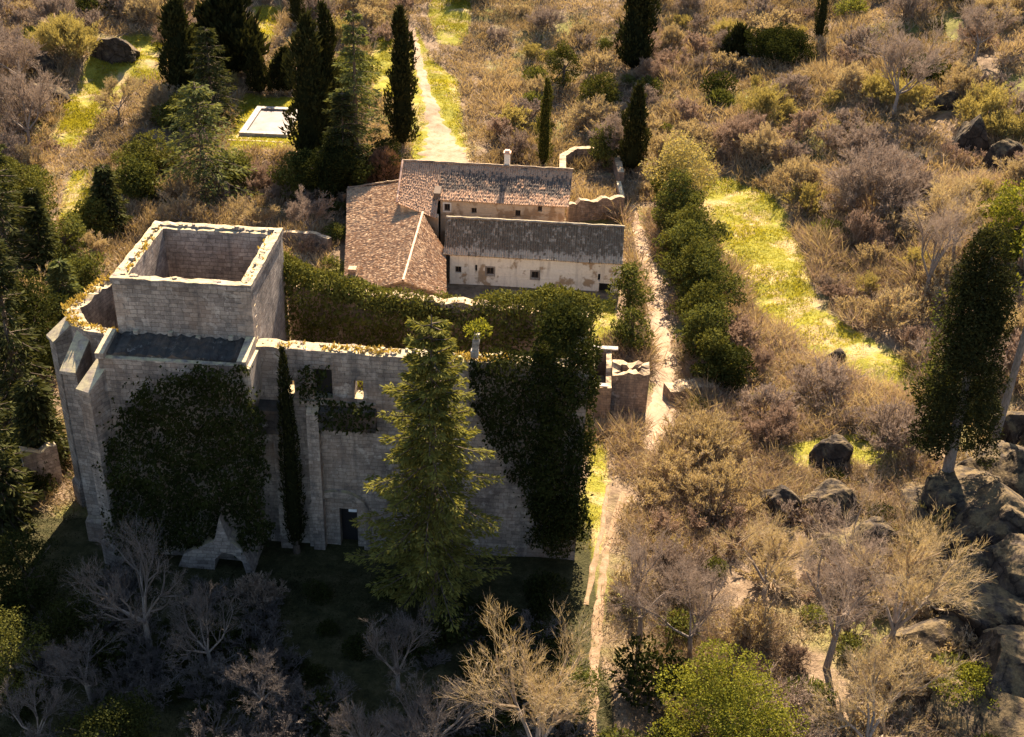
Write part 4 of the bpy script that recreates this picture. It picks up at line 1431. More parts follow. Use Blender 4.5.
bs = [
    (968, 150, 5.5, 6.0, 5, 'big dark split boulder high on the right slope'),
    (1000, 110, 4.5, 2.4, 5, 'flat pale boulder near the upper right edge'),
    (945, 105, 3.4, 2.2, 3, 'small pale rock left of the flat upper right boulder'),
    (1000, 165, 4.6, 3.8, 4, 'shaded boulder right of the big dark split boulder'),
    (915, 170, 3.2, 2.6, 3, 'half buried rock beside the big bare dome shaped shrub'),
    (1005, 480, 4.2, 3.4, 4, 'rounded boulder right of the ivied leaning tree'),
    (962, 500, 4.6, 3.0, 4, 'broad boulder directly under the ivied leaning tree'),
    (925, 505, 2.6, 1.6, 3, 'small tan rock at the left foot of the leaning tree boulder'),
    (985, 540, 4.5, 4.4, 4, 'tall shaded boulder second down the right hand crag'),
    (1010, 595, 4.6, 5.2, 4, 'steep dark boulder in the middle of the right hand crag'),
    (975, 625, 3.6, 4.2, 4, 'long sloping slab in the middle of the crag'),
    (935, 640, 5.2, 1.8, 3, 'low tan slab running down left of the crag'),
    (1015, 690, 4.2, 5.2, 4, 'dark boulder at the lower right corner of the crag'),
    (975, 720, 4.4, 3.0, 4, 'shaded boulder below the small green bush at the crag foot'),
    (880, 590, 5.0, 1.6, 2.5, 'mossy slab behind the two tall bare trees'),
    (832, 462, 3.6, 2.6, 3, 'square dark faced boulder on the lower green patch'),
    (780, 510, 3.2, 3.2, 3, 'dark hollow faced boulder in the lower scrub'),
    (835, 505, 4.8, 2.2, 3.5, 'sloping tan boulder right of the dark hollow one'),
    (870, 540, 4.6, 2.2, 3, 'long tan ridge rock above the bare trees'),
    (1010, 430, 3.8, 3.0, 4, 'sunlit boulder behind the pale bare trunk on the right edge'),
    (688, 392, 2.2, 1.6, 2, 'pale peaked stone beside the right edge of the track'),
    (112, 55, 8.0, 3.6, 6, 'dome shaped rock shading the top left grass'),
    (44, 100, 5.0, 2.2, 4, 'long low rock left of the top left grass'),
    (40, 70, 5.0, 3.0, 4, 'cracked rocks at the far left edge'),
    (835, 360, 2.0, 1.4, 2, 'small dark rock near the end of the meadow strip'),
]
for i, b in enumerate(bs):
    if b[0] > 900 and b[1] > 450:
        b = (b[0] + (8 if b[0] > 960 else 0), b[1], b[2] * 1.9, b[3] * 1.35, b[4] * 2.0, b[5])
    boulder(*b, seed=100 + i, tilt=(-.35 if b[0] > 900 and b[1] > 500 else random.Random(i).uniform(-.2, .2)))

# ------------------------------------------------------------------ named trees


def plant(meshes, name, px, py, label, cat='tree', rz=None, scale=1, group=None, lean=None, part_names=None):
    p = at(px, py)
    root = empty(name, p, rz if rz is not None else random.Random(px * 7 + py).uniform(0, 6))
    if lean:
        root.rotation_euler = (lean[0], lean[1], 0)
    root.scale = (scale,) * 3 if not isinstance(scale, tuple) else scale
    k_ = 0 if px == 297 else 1
    root.rotation_euler[0] += k_ * random.Random(px).uniform(-.035, .035); root.rotation_euler[1] += k_ * random.Random(py).uniform(-.035, .035)
    for me_ in meshes:
        link(me_.name.split('.')[0], me_, root)
    tag(root, label, cat, group)
    return root


def height_px(px, py, pytop):
    p = at(px, py)
    return on_plane(px, pytop, p[1])[2] - p[2]


def wid_px(px, py, w):
    p = at(px, py)
    d = p[1] * CT - (p[2] - CAMH) * ST
    return w / F_ * d


# the big fir in front of the nave
p = at(432, 618)
hf = on_plane(430, 308, p[1])[2]
plant(fir_meshes(3, hf, 5.9, M['fir'], 150, 220, .6, .34, .13, .36, .9), 'fir_tree', 432, 618, 'tall sunlit fir standing in front of the nave wall', rz=.4)
# slim cypress by the nave
hh = height_px(297, 552, 350)
plant(cypress_meshes(5, hh, .78, M['cypress'], 3600, .8), 'cypress', 297, 552, 'slim pencil cypress close against the nave wall left of the doorway', rz=0)
cyp = [
    (183, 114, 0, 32, 'tall dark cypress rising left of the pale spreading conifer', 'cypress'),
    (234, 76, -14, 48, 'broad dark evergreen at the top edge behind the pool', 'cypress'),
    (260, 93, 50, 20, 'left dark column of the pair of evergreens just behind the pool', 'cypress'),
    (284, 91, 50, 22, 'right dark column of the pair of evergreens just behind the pool', 'cypress'),
    (312, 168, 18, 34, 'tall dark cypress right of the pool, front one of two', 'cypress'),
    (330, 150, 4, 26, 'thin tall cypress right of the pool, rear one of two', 'cypress'),
    (402, 148, 8, 27, 'tall dense cypress column left of the bright clearing track', 'cypress'),
    (543, 168, 80, 15, 'small slim cypress in the orchard scrub behind the white chimney', 'cypress'),
    (632, 72, -38, 30, 'massive dark cypress cut off by the top edge right of centre', 'cypress'),
    (631, 172, 86, 24, 'dark cypress shape added for the shadow and ivied trunk below the massive cypress', 'cypress'),  # cypress shape added where the massive cypress casts its shadow
    (818, 40, -20, 12, 'slender dark cypress at the top edge far right', 'cypress'),
    (297, 26, -30, 14, 'thin dark cypress at the top edge behind the pool', 'cypress'),
    (735, 60, 28, 26, 'dark rounded evergreen left of the low pale hillside wall', 'cypress'),
]
for i, (px, py, pt, w, lab, nm) in enumerate(cyp):
    R_ = wid_px(px, py, w) / 2
    plant(cypress_meshes(40 + i, height_px(px, py, pt), R_, M['hedge_ivy'] if px == 543 else M['cypress'], 5200 if w > 20 else 3200, 1.0 if w < 30 else 1.5, .5), nm, px, py, lab)
firs = [
    (207, 196, 84, 116, 'fir_pale', 'pale green spreading conifer in front of the pool left side', .55),
    (214, 122, 26, 74, 'fir_dark', 'dark conical fir behind the pale spreading conifer', .7),
    (357, 186, 8, 76, 'fir_pale', 'pale tall conifer between the pool and the dense cypress column', .7),
    (345, 196, 92, 70, 'fir_dark', 'dark wide conifer low in front of the pale tall conifer', .6),
    (110, 232, 166, 52, 'fir_dark', 'small dark conical fir left behind the square tower', .75),
    (48, 285, 188, 40, 'fir_dark', 'narrow dark fir in the left hand conifer clump', .75),
    (14, 300, 128, 84, 'fir_dark', 'big dark fir at the left edge above the apse', .7),
    (22, 420, 236, 84, 'fir_dark', 'broad shadowed conifer at the left edge beside the apse', .6),
    (-12, 360, 215, 70, 'fir_dark', 'conifer half outside the left edge', .6),
    (72, 330, 262, 46, 'fir_pale', 'lit small conifer just left of the apse wall', .6),
    (48, 470, 380, 56, 'fir_dark', 'small shadowed conifer against the left side of the apse', .5),
    (4, 520, 372, 76, 'fir_dark', 'black shadowed conifer at the left edge below the apse', .5),
    (-30, 600, 440, 80, 'fir_dark', 'shadowed conifer at the left edge beside the dark lawn', .5),
]
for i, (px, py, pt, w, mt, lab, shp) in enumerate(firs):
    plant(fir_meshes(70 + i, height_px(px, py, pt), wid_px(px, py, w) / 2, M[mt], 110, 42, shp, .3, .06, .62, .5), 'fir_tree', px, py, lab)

# brown clipped dome
r = np.random.default_rng(8)
R_ = wid_px(385, 190, 40) / 2; H2 = height_px(385, 190, 147)
n = 5200
u = rdir(n, r); u[:, 2] = np.abs(u[:, 2])
C = u * np.array([R_, R_, H2]) * r.uniform(.86, 1.0, (n, 1))
V, Fc = slivers(C, C + nrm(u + np.array([0, 0, .5]) + r.normal(size=(n, 3)) * .4) * .5, .07, r)
V2, F2 = blob_leaves([((0, 0, H2 * .3), (R_ * .85, R_ * .85, H2 * .6))], 10, .4, r)[:2]
V, Fc = join([(V, Fc), (V2, F2)])
p = at(385, 192)
tag(link('bush', mesh_np('bush', V, Fc, M['brown_dome'], face_attr=np.clip(r.normal(.5, .22, len(Fc)), 0, 1)), None, p), 'tall brown rounded bush at the left back corner of the farmhouse', 'bush')

# the leaning ivy-clad tree on the right
rb = np.random.default_rng(33)
p0 = np.array(at(945, 486)); tp = np.array(on_plane(996, 236, p0[1] + 1.0))
ax = tp - p0
root = empty('ivied_tree', tuple(p0)); tag(root, 'leaning tree cloaked in dark ivy above the right hand crag', 'tree')
bl = []
for i in range(130):
    f = rb.uniform(.17, 1.0)
    R_ = 3.9 * (1 - max(0, f - .3) / .7 * .68) * min(1, (f - .03) / .16)
    a = rb.uniform(0, 2 * PI); q = rb.uniform(.3, .8)
    c_ = ax * np.array([f ** 1.5, f, f]) + np.array([math.cos(a) * R_ * q - .2, math.sin(a) * R_ * q, 0])
    bl.append((c_, (.85, .85, 1.2)))
v_, f_, t_ = blob_leaves(bl, 30, .2, rb)
link('crown', mesh_np('crown', v_, f_, M['cypress'], face_attr=t_), root)
bl2 = [(b[0] + np.array([-.5, .3, .5]), b[1]) for b in bl if b[0][0] < ax[0] * (b[0][2] / ax[2]) - .8][::3]
v_, f_, t_ = blob_leaves(bl2, 7, .26, rb, 0, .95)
link('ivy', mesh_np('ivy', v_, f_, M['evergreen'], face_attr=t_), root)  # paler leaf layer on the left, painting a sunlit edge
Vt, Ft = join([prisms(np.array([[0, 0, -.5]]), np.array([ax * .5]), .5, .3, 8), prisms(np.array([ax * .5]), np.array([ax * .95]), .3, .08, 8)])
link('trunk', mesh_np('trunk', Vt, Ft, M['bark'], smooth=True), root)
# pale trunk tree beside it
p = at(992, 450); hp = on_plane(1000, 165, p[1])[2] - p[2]
tr, cr = broad_tree(61, hp, 3.2, M['yellowgreen'], 4, .28, 24, .42)
tr2 = mesh_np('trunk', *join([prisms(np.array([[0, 0, -.4]]), np.array([[.15, 0, hp * .55]]), .32, .24, 9), prisms(np.array([[.15, 0, hp * .55]]), np.array([[.5, 0, hp * .8]]), .24, .1, 7), prisms(np.repeat([[.15, 0, hp * .5]], 5, 0), np.array([[2., .5, hp * .72], [-1.4, .8, hp * .75], [1, -1, hp * .8], [-.6, -1.2, hp * .7], [.8, 1.2, hp * .85]]), .12, .04, 5)]), M['bark_pale'], smooth=True)
plant([tr2, cr], 'tree', 992, 450, 'thin crowned tree with a pale bare trunk on the right edge', rz=0)

broad = [
    (150, 182, 128, 46, 'hedge_ivy', 'dark bushy tree left of the pale spreading conifer by the garden wall'),
    (352, 112, 44, 44, 'evergreen', 'olive green tree behind the pale tall conifer'),
    (206, 62, 12, 40, 'hedge_ivy', 'dark bushy tree between the two big evergreens at the top edge'),
    (96, 240, 196, 36, 'hedge_ivy', 'dark bushy tree touching the small conical fir behind the tower'),
    (34, 606, 528, 70, 'ivy', 'dark bushy tree at the left edge of the shaded lawn'),
    (78, 650, 588, 60, 'ivy', 'dark rounded tree on the shaded lawn under the buttresses'),
    (16, 690, 606, 66, 'hedge_ivy', 'dark tree at the left edge near the bottom corner'),
    (120, 760, 704, 76, 'ivy', 'dark rounded tree at the bottom edge left of centre lawn'),
    (563, 90, 34, 26, 'hedge_ivy', 'dark evergreen tree high in the orchard scrub'),
    (597, 118, 66, 34, 'hedge_ivy', 'short stout dark evergreen at the right of the orchard scrub'),
    (338, 200, 130, 60, 'ivy', 'dark evergreen mass low in front of the pale tall conifer'),
    (380, 188, 128, 44, 'ivy', 'dark evergreen between the pale tall conifer and the dense cypress column'),
    (298, 194, 146, 44, 'hedge_ivy', 'dark evergreen tree just below the right corner of the pool'),
    (232, 186, 148, 40, 'evergreen', 'olive green tree just below the left corner of the pool'),
    (18, 236, 150, 64, 'hedge_ivy', 'dark round evergreen at the left edge among the firs'),
    (66, 262, 206, 46, 'evergreen', 'olive green tree among the firs left of the tower'),
    (40, 372, 268, 66, 'ivy', 'dark wide evergreen left of the apse wall'),
    (84, 300, 244, 44, 'evergreen', 'olive lit tree directly left of the apse top'),
    (140, 200, 150, 44, 'evergreen', 'olive tree behind the curved garden wall'),
    (186, 130, 92, 50, 'hedge_ivy', 'dark bushy evergreen at the foot of the tall dark cypress'),
    (680, 262, 196, 40, 'hedge_ivy', 'dark leafy tree squeezed between the first and second of the track row'),
    (694, 305, 232, 44, 'hedge_ivy', 'dark leafy tree squeezed between the second and third of the track row'),
    (700, 342, 272, 44, 'hedge_ivy', 'dark leafy tree squeezed between the third and lowest of the track row'),
    (710, 385, 325, 36, 'hedge_ivy', 'dark leafy tree at the near end of the track row'),
    (668, 205, 150, 36, 'hedge_ivy', 'dark leafy tree at the far end of the track row'),
    (678, 216, 128, 62, 'olive_w', 'pale willow like tree at the head of the sunlit meadow'),
    (674, 236, 168, 44, 'evergreen', 'dense green tree topmost of the row beside the track'),
    (686, 282, 212, 52, 'evergreen', 'dense green tree second down the row beside the track'),
    (704, 318, 240, 50, 'evergreen', 'dense green tree third down the row beside the track'),
    (702, 262, 196, 34, 'evergreen', 'green tree of the row standing nearest the meadow'),
    (702, 362, 288, 44, 'evergreen', 'dense green tree lowest of the row beside the track'),
    (627, 328, 250, 34, 'evergreen', 'green bushy tree at the right end of the white facade'),
    (629, 358, 300, 30, 'evergreen', 'green bushy tree behind the roofless hut'),
    (605, 166, 118, 34, 'evergreen', 'bright leafy tree beyond the yard wall behind the farmhouse'),
    (780, 62, 26, 56, 'ivy', 'dark wide evergreen above the low pale hillside wall'),
    (725, 388, 340, 40, 'ivy', 'dark green rounded tree right of the track rubble bank'),
    (716, 760, 652, 118, 'yellowgreen', 'bright yellow green leafy tree at the bottom edge'),
    (962, 712, 662, 48, 'yellowgreen', 'small yellow green bush against the foot of the crag'),
    (1012, 262, 168, 60, 'yellowgreen', 'yellowish leafy tree at the right edge above the ivied tree'),
    (575, 715, 655, 46, 'evergreen', 'green leafed sapling beside the lit bare tree at the bottom'),
]
M['olive_w'] = TW['olive']
for i, (px, py, pt, w, mt, lab) in enumerate(broad):
    h_ = max(1.5, height_px(px, py, pt)); R_ = wid_px(px, py, w) / 2
    plant(broad_tree(200 + i, h_, R_ * 1.25, M[mt], (30 if py > 400 else 20) if mt != 'olive_w' else 10, .15 if py > 400 else .25, 46, .06), 'tree', px, py, lab)

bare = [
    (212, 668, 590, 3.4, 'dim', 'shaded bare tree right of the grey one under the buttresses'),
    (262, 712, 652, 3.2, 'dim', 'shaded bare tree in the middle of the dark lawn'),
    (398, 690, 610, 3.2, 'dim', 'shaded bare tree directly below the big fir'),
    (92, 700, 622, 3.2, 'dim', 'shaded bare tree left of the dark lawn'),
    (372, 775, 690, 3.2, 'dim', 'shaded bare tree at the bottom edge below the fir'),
    (892, 118, 8, 8, 'grey', 'tall grey bare tree on the upper right slope'),
    (925, 300, 190, 3.5, 'grey', 'slender bare tree between the meadow end and the crag'),
    (952, 262, 170, 3.5, 'tan', 'bare tree right of the huge dome shaped one'),
    (826, 668, 516, 4.5, 'grey', 'grey bare tree with an ivied stem in the lower right scrub'),
    (884, 662, 508, 5.0, 'tan', 'wide bare tree with pale forked limbs by the crag'),
    (150, 648, 520, 5.0, 'dim', 'grey bare tree in the shade before the church'),
    (534, 790, 612, 3.3, 'tan', 'sunlit bare tree at the bottom centre on the shadow edge'),
    (430, 770, 670, 3.5, 'dim', 'shaded bare tree at the bottom left of the sunlit one'),
    (640, 640, 540, 4.5, 'grey', 'fallen looking grey bare tree right of the lower path'),
    (690, 660, 560, 4.0, 'grey', 'sprawling grey bare tree in the lower scrub'),
    (760, 610, 500, 3.8, 'tan', 'tan bare tree in the middle of the lower scrub'),
    (40, 745, 690, 3.0, 'dim', 'small grey bare tree at the bottom left corner'),
    (860, 770, 650, 5.0, 'tan', 'broad tan bare tree at the bottom edge right of the yellow green tree'),
    (30, 150, 62, 5.5, 'grey', 'round grey bare tree at the left edge by the cracked rocks'),
    (22, 90, 20, 6.0, 'grey', 'grey bare tree in the top left corner'),
    (250, 235, 195, 4.0, 'tan', 'tan bare orchard tree behind the square tower'),
    (310, 236, 190, 4.5, 'grey', 'grey bare orchard tree right behind the square tower'),
    (180, 228, 192, 4.0, 'tan', 'tan bare tree before the curved garden wall'),
    (90, 265, 225, 4.0, 'tan', 'leafless tan tree left of the square tower'),
    (120, 120, 70, 7.0, 'tan', 'wide bare tree under the top left grass'),
    (975, 60, -10, 5.0, 'grey', 'thin bare tree at the top right edge'),
    (610, 165, 112, 3.0, 'grey', 'slim bare tree by the yard wall'),
]
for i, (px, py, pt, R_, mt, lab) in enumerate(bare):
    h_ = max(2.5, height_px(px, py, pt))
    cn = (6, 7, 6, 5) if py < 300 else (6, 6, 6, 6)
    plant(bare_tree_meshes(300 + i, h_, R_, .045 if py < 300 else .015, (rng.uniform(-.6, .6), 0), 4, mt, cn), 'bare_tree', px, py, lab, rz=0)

for px, py, R_, H_, c_, lab, sd_ in ((874, 215, 7.0, 7.5, 'grey', 'huge bare grey brown dome of twigs right of the meadow', 1), (745, 150, 4.6, 4.4, 'reddish', 'large brown thicket dome above the head of the meadow', 2),
                               (690, 150, 3.6, 3.6, 'tan', 'big tan brushwood dome above the willow like tree', 3), (70, 55, 5.5, 5.5, 'olive', 'big olive rounded thicket at the top left', 4), (166, 118, 4.5, 4.5, 'tan', 'large pale tan thicket left of the tall dark cypress', 5)):
    o = link('thicket', shrub_mesh('thicket', TW[c_], 900 + sd_, R_, H_, 44, .06, (6, 8, 7)), None, at(px, py))
    tag(o, lab, 'shrub')
# ------------------------------------------------------------------ scattered shrubs
SH = {}
looks = {'grey': 'grey leafless shrub', 'tan': 'tan leafless shrub', 'reddish': 'russet leafless shrub', 'olive': 'olive tinged broom shrub'}
for ci, cname in enumerate([q for q in TW if q != 'dim']):
    SH[cname] = [shrub_mesh('bare_shrub', TW[cname], 500 + ci * 10 + k, 2.4, (1.9, 2.4, 2.9)[k], 17) for k in range(3)]
XL = {c_: [shrub_mesh('bare_shrub', TW[c_], 700 + i * 5 + k, (3.8, 4.4)[k], (4.2, 3.6)[k], 30, .06, (6, 7, 7)) for k in range(2)] for i, c_ in enumerate([q for q in TW if q != 'dim'])}
GB = [bush_mesh('green_bush', M['evergreen'], 600 + k, 1.9, (1.7, 2.2)[k], 10, .26) for k in range(2)]
YB = [bush_mesh('green_bush', M['ivy_lit'], 610 + k, 1.7, (1.5, 2.0)[k], 10, .24) for k in range(2)]
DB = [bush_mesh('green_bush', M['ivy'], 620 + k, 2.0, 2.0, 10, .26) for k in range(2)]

ZONES = [
    (25, 45, 'in the top left corner'), (120, 25, 'above the dome shaped rock'), (110, 110, 'under the top left grass patch'), (30, 190, 'above the left hand firs'),
    (75, 240, 'between the firs and the tower'), (150, 160, 'behind the curved garden wall'), (200, 215, 'close behind the tower'), (300, 220, 'in the garden right of the tower'), (165, 70, 'left of the tall dark cypress'),
    (250, 40, 'behind the pool evergreens'), (350, 60, 'beside the pale tall conifer'), (390, 20, 'left of the top of the clearing track'), (480, 40, 'in the orchard right of the clearing track'),
    (500, 120, 'behind the white chimney'), (560, 60, 'in the upper orchard scrub'), (590, 140, 'behind the curved yard wall'), (585, 20, 'at the top edge of the orchard'), (670, 40, 'right of the massive cypress'), (680, 110, 'above the willow like tree'),
    (720, 20, 'above the low hillside wall'), (740, 85, 'below the low hillside wall'), (760, 140, 'above the head of the meadow'), (800, 60, 'on the far slope'), (850, 20, 'at the top edge of the right slope'),
    (820, 180, 'right of the meadow'), (900, 80, 'near the tall grey bare tree'), (970, 30, 'in the top right corner'), (900, 220, 'by the huge dome shaped tree'), (960, 200, 'below the split boulder'),
    (860, 310, 'beyond the end of the meadow'), (740, 350, 'on the near side of the meadow'), (800, 390, 'below the meadow strip'), (880, 420, 'left of the leaning ivied tree'), (700, 440, 'above the lower rocks'),
    (640, 500, 'beside the lower path'), (740, 540, 'left of the dark hollow boulder'), (800, 570, 'below the hollow boulder'), (870, 490, 'around the tan ridge rock'), (680, 600, 'in the lower scrub by the path'), (760, 660, 'behind the yellow green tree'),
    (640, 700, 'at the bottom edge by the path'), (850, 700, 'at the bottom edge below the bare trees'), (920, 600, 'along the foot of the crag'), (1000, 380, 'at the right edge by the pale trunk'),
    (40, 560, 'in the shade below the broken wall stub'), (60, 660, 'in the shaded bottom left corner'), (230, 680, 'in the shaded lawn before the church'), (480, 700, 'at the shaded bottom edge'), (540, 580, 'at the foot of the ivied pillar'),
]
placed = []   # (x, y, r)
for o in list(COL.objects):
    if o.parent is None and o.get('category') in ('tree', 'rock'):
        placed.append((o.location.x, o.location.y, 1.6))
scat = []
cnt = {'bare': 0, 'green': 0}
r = np.random.default_rng(2024)
tries = 0
while (cnt['bare'] < 292 or cnt['green'] < 105) and tries < 60000:
    tries += 1
    # sample evenly over the picture's ground with more weight to near ground
    px, py = r.uniform(-25, 1050), r.uniform(-30, 770)
    if any(inpoly(px, py, q) for q in KEEP_CLEAR):
        continue
    x, y, z = at(px, py)
    if y > 235 or y < 44:
        continue
    shade = (px < 590 and py > 560) or (px < 60 and py > 380)
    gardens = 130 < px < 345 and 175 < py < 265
    s = r.uniform(.6, 1.4)
    if y > 110: s *= 1.2
    xl = r.uniform() < .34 and not (px < 600 and py > 480)
    if xl: s = r.uniform(1.3, 2.1)
    if gardens: s *= .75
    if py > 600: s *= .8
    R_ = 2.4 * s
    # do not hide the open places behind
    top = proj(x, y, z + 2.2 * s)
    if any(inpoly(top[0], top[1], q) for q in KEEP_CLEAR):
        continue
    if any(inpoly(top[0] + o_, (top[1] + py) / 2, q) for q in KEEP_CLEAR for o_ in (-R_ * 9, R_ * 9)):
        continue
    if any((x - a) ** 2 + (y - b) ** 2 < (.47 * (R_ + c_)) ** 2 for a, b, c_ in placed):
        continue
    nz = float(vnoise(x, y, 16, 40))
    gprob = .18 + (.35 if nz > .6 else 0)
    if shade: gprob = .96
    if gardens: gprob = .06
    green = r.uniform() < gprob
    key = 'green' if green else 'bare'
    if cnt[key] >= (105 if green else 292):
        continue
    if green:
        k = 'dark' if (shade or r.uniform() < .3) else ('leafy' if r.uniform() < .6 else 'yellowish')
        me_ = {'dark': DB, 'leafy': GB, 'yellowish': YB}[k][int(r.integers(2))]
        look = {'dark': 'dark evergreen bush', 'leafy': 'leafy green bush', 'yellowish': 'yellowish green bush'}[k]
        nm = 'green_bush'; s *= .8
    else:
        pw = [.24, .36, .26, .14]
        if px < 180 and py < 230: pw = [.6, .25, .1, .05]
        if px > 700 and py < 260: pw = [.3, .35, .25, .1]
        if px > 780 and py > 560: pw = [.35, .45, .12, .08]
        k = ['grey', 'tan', 'reddish', 'olive'][int(r.choice(4, p=pw))]
        me_ = SH[k][int(r.integers(3))]
        if xl:
            me_ = XL[k][int(r.integers(2))]; s = s / 1.7
        look = looks[k]; nm = 'bare_shrub'
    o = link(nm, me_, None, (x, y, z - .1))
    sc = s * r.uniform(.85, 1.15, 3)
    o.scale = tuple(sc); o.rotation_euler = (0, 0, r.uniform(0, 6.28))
    placed.append((x, y, R_)); cnt[key] += 1
    scat.append((o, px, py, look, s))

for i, (px, py, sc_, lab) in enumerate(((338, 214, .75, 'green bush upper against the left edge of the brown tiled barn roof'), (336, 240, .8, 'green bush midway along the left edge of the brown tiled barn roof'), (332, 268, .7, 'green bush lowest on the left edge of the brown tiled barn roof'))):
    o = link('green_bush', GB[i % 2], None, at(px, py)); o.scale = (sc_,) * 3; o.rotation_euler = (0, 0, i)
    tag(o, lab, 'bush')
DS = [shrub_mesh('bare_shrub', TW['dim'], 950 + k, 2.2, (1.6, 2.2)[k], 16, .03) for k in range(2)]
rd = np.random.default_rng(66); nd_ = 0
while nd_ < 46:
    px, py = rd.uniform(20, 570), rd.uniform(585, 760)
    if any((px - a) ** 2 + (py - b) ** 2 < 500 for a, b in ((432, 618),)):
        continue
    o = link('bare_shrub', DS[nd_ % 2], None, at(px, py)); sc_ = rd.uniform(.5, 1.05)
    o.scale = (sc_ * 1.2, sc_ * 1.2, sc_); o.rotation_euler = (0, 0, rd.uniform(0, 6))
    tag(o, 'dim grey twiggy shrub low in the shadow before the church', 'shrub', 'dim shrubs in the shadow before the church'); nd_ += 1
# labels for the scattered shrubs: kind + landmark + what sets it apart
buckets = {}
for it in scat:
    o, px, py, look, s = it
    zi = min(range(len(ZONES)), key=lambda i: (ZONES[i][0] - px) ** 2 + ((ZONES[i][1] - py) * 1.3) ** 2)
    buckets.setdefault((look, zi), []).append(it)
for (look, zi), items in buckets.items():
    ph = ZONES[zi][2]
    nm = 'shrub' if 'shrub' in look else 'bush'
    grp = {'shrub': 'leafless shrubs on the hillside', 'bush': 'green bushes on the hillside'}[nm]
    left = sorted(items, key=lambda t: t[1])
    labs = {}
    if len(items) == 1:
        labs[id(left[0])] = f'the only {look} {ph}'
    elif len(items) == 2:
        labs[id(left[0])] = f'left one of two {look}s {ph}'.replace('bushs', 'bushes')
        labs[id(left[1])] = f'right one of two {look}s {ph}'.replace('bushs', 'bushes')
    else:
        rest = list(left)
        a = rest.pop(0); labs[id(a)] = f'leftmost {look} {ph}'
        a = rest.pop(-1); labs[id(a)] = f'rightmost {look} {ph}'
        if len(rest) == 1:
            labs[id(rest[0])] = f'middle {look} {ph}'
        else:
            rest.sort(key=lambda t: t[2])
            a = rest.pop(-1); labs[id(a)] = f'nearer middle {look} {ph}'
            a = rest.pop(0); labs[id(a)] = f'farther middle {look} {ph}'
            if len(rest) == 1:
                labs[id(rest[0])] = f'centre {look} of the five {ph}'
            else:
                for q in rest:
                    labs[id(q)] = f'{look} amid the clump {ph}'
    for it in items:
        tag(it[0], labs[id(it)], nm, grp)

# ------------------------------------------------------------------ ground cover (uncountable)
r = np.random.default_rng(99)
N = 150000
PX = r.uniform(-40, 1064, N); PY = r.uniform(-40, 790, N)
# ground points over the visible trapezoid, denser near
yy = 46 + (240 - 46) * r.uniform(0, 1, N) ** 1.15
xx = r.uniform(-1, 1, N) * (yy * .5 + 16)
ok = np.ones(N, bool)
for g in GW:
    ok &= ~inpoly_np(xx, yy, g)
bl_ = [(-19, 99), (12, 99), (12, 127), (-20, 128)]
chp = [(-31, 64), (6.5, 65), (6.5, 79), (-26, 80), (-31, 78)]
hutp = [(6, 84.5), (12.2, 84.5), (12.2, 92), (6, 92)]
pp = [(-37, 143), (-28, 143), (-28, 158), (-37, 158)]
for g in (bl_, chp, hutp, pp):
    ok &= ~inpoly_np(xx, yy, g)
pc = []
for pts_, hw in PATHS_PX:
    q = np.array([at(*p)[:2] for p in pts_])
    for i in range(len(q) - 1):
        for f in np.linspace(0, 1, 12):
            pc.append((*(q[i] * (1 - f) + q[i + 1] * f), (hw[i] * (1 - f) + hw[i + 1] * f) + .15))
for a, b, c_ in pc:
    ok &= (xx - a) ** 2 + (yy - b) ** 2 > c_ ** 2
xx, yy = xx[ok], yy[ok]
dens = vnoise(xx, yy, 5, 61)
lawn = inpoly_np(xx, yy, LAWN[0])
k = (dens > .22) & ~lawn
P = np.stack([xx[k], yy[k], hgt(xx[k], yy[k]) - .05], 1)[:43000]
far = np.clip(P[:, 1] / 120, .8, 1.6)


def tufts(P, hh, ww, k, seed, mat, name, spread, lie=.7):
    r = np.random.default_rng(seed)
    s = np.repeat(.45 + 1.5 * vnoise(P[:, 0], P[:, 1], 4, 77) ** 2, k)
    base_t = np.repeat(np.clip(vnoise(P[:, 0], P[:, 1], 9, 78) * .9 + r.normal(0, .12, len(P)), 0, 1), k)
    Q = np.repeat(P, k, 0); n = len(Q)
    D = nrm(np.stack([r.normal(0, lie, n), r.normal(0, lie, n), np.ones(n) * .8], 1))
    dist = np.clip(Q[:, 1] / 115, .5, 1.15)
    Q = Q + np.stack([r.normal(0, spread, n), r.normal(0, spread, n), r.uniform(0, hh * .4, n)], 1)
    V, F = leaves(Q, D, hh * dist * s * r.uniform(.5, 1.4, n), ww * dist * r.uniform(.6, 1.4, n), r)
    o = link(name, mesh_np(name, V, F, mat, face_attr=np.clip(base_t + r.normal(0, .15, n), 0, 1)))
    tag(o, kind='stuff')


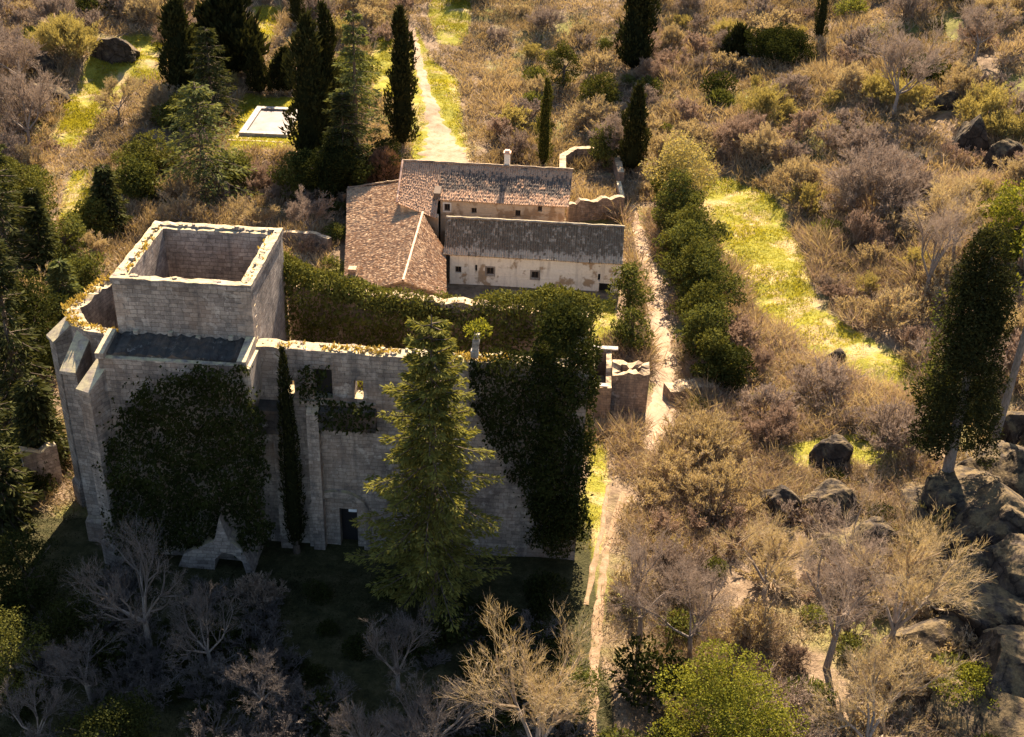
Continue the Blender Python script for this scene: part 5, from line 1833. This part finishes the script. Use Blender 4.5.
tufts(P, 1.0, .09, 18, 1, M['scrub'], 'scrub', .42)
kb = (xx > 9) & (yy > 49) & (yy < 128) & (dens > .3) & ~lawn
PB = np.stack([xx[kb], yy[kb], hgt(xx[kb], yy[kb]) - .05], 1)
PB = PB[np.random.default_rng(4).permutation(len(PB))]
half = min(4200, len(PB) // 2)
tufts(PB[:half], 1.7, .05, 26, 11, TW['tan'], 'brushwood', .5, .8)
tufts(PB[half:2 * half], 1.5, .05, 26, 12, TW['reddish'], 'brushwood', .5, .8)
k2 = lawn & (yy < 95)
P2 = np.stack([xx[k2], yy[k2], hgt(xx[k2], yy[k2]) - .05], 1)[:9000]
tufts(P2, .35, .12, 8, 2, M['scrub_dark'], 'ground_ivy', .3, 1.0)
gp = []
for g in GW:
    g_ = np.array(g); a = abs(np.sum(g_[:, 0] * np.roll(g_[:, 1], 1) - g_[:, 1] * np.roll(g_[:, 0], 1))) / 2
    n = int(min(9000, a * 12))
    X_ = r.uniform(g_[:, 0].min(), g_[:, 0].max(), n * 3); Y_ = r.uniform(g_[:, 1].min(), g_[:, 1].max(), n * 3)
    kk = inpoly_np(X_, Y_, g) & (vnoise(X_, Y_, 2.5, 90) > .25) & ~inpoly_np(X_, Y_, [(-36, 145), (-29.2, 145), (-29.2, 156.5), (-36, 156.5)])
    gp.append(np.stack([X_[kk], Y_[kk]], 1)[:n])
gp = np.concatenate(gp)
okp = np.ones(len(gp), bool)
for a, b, c_ in pc:
    okp &= (gp[:, 0] - a) ** 2 + (gp[:, 1] - b) ** 2 > (c_ * .9) ** 2
gp = gp[okp]
P3 = np.stack([gp[:, 0], gp[:, 1], hgt(gp[:, 0], gp[:, 1]) - .03], 1)
tufts(P3, .22, .07, 5, 3, M['grass'], 'grass', .2, .6)

# ------------------------------------------------------------------ light, sky, camera
SUN_EL, SUN_AZ = math.radians(39), math.radians(6.5)   # azimuth to the right of straight ahead
sd = Vector((math.sin(SUN_AZ) * math.cos(SUN_EL), math.cos(SUN_AZ) * math.cos(SUN_EL), math.sin(SUN_EL)))
sl = bpy.data.lights.new('sun', 'SUN')
sl.energy = 5.0; sl.angle = math.radians(.5); sl.color = (1.0, .82, .63)
so = bpy.data.objects.new('sun', sl); COL.objects.link(so)
so.rotation_euler = sd.to_track_quat('Z', 'Y').to_euler()
so.location = (30, 150, 120)
w = bpy.data.worlds.new('World'); SC.world = w; w.use_nodes = True
nt = w.node_tree
sky = nt.nodes.new('ShaderNodeTexSky'); sky.sky_type = 'NISHITA'; sky.sun_disc = False
sky.sun_elevation = SUN_EL; sky.sun_rotation = SUN_AZ
bg = nt.nodes['Background']; bg.inputs['Strength'].default_value = .055
nt.links.new(sky.outputs[0], bg.inputs['Color'])

cam = bpy.data.cameras.new('camera')
co = bpy.data.objects.new('camera', cam); COL.objects.link(co)
cam.sensor_fit = 'HORIZONTAL'; cam.sensor_width = 36; cam.lens = 36 * F_ / W_
cam.clip_end = 3000; cam.clip_start = .5
fw = Vector((0, CT, -ST)); rt = Vector((1, 0, 0)); up = Vector((0, ST, CT))
# world directions of the picture's axes (the picture is turned clockwise by ROLL)
r2 = rt * CR + up * SR
u2 = up * CR - rt * SR
from mathutils import Matrix
mat = Matrix((r2, u2, -fw)).transposed().to_4x4()
mat.translation = Vector((0, 0, CAMH))
co.matrix_world = mat
SC.camera = co
SC.view_settings.view_transform = 'Standard'
SC.view_settings.look = 'None'
SC.view_settings.gamma = 1
SC.view_settings.exposure = 2.32
SC.view_settings.use_curve_mapping = False
SC.cycles.max_bounces = 6
SC.cycles.diffuse_bounces = 3
SC.cycles.transmission_bounces = 3
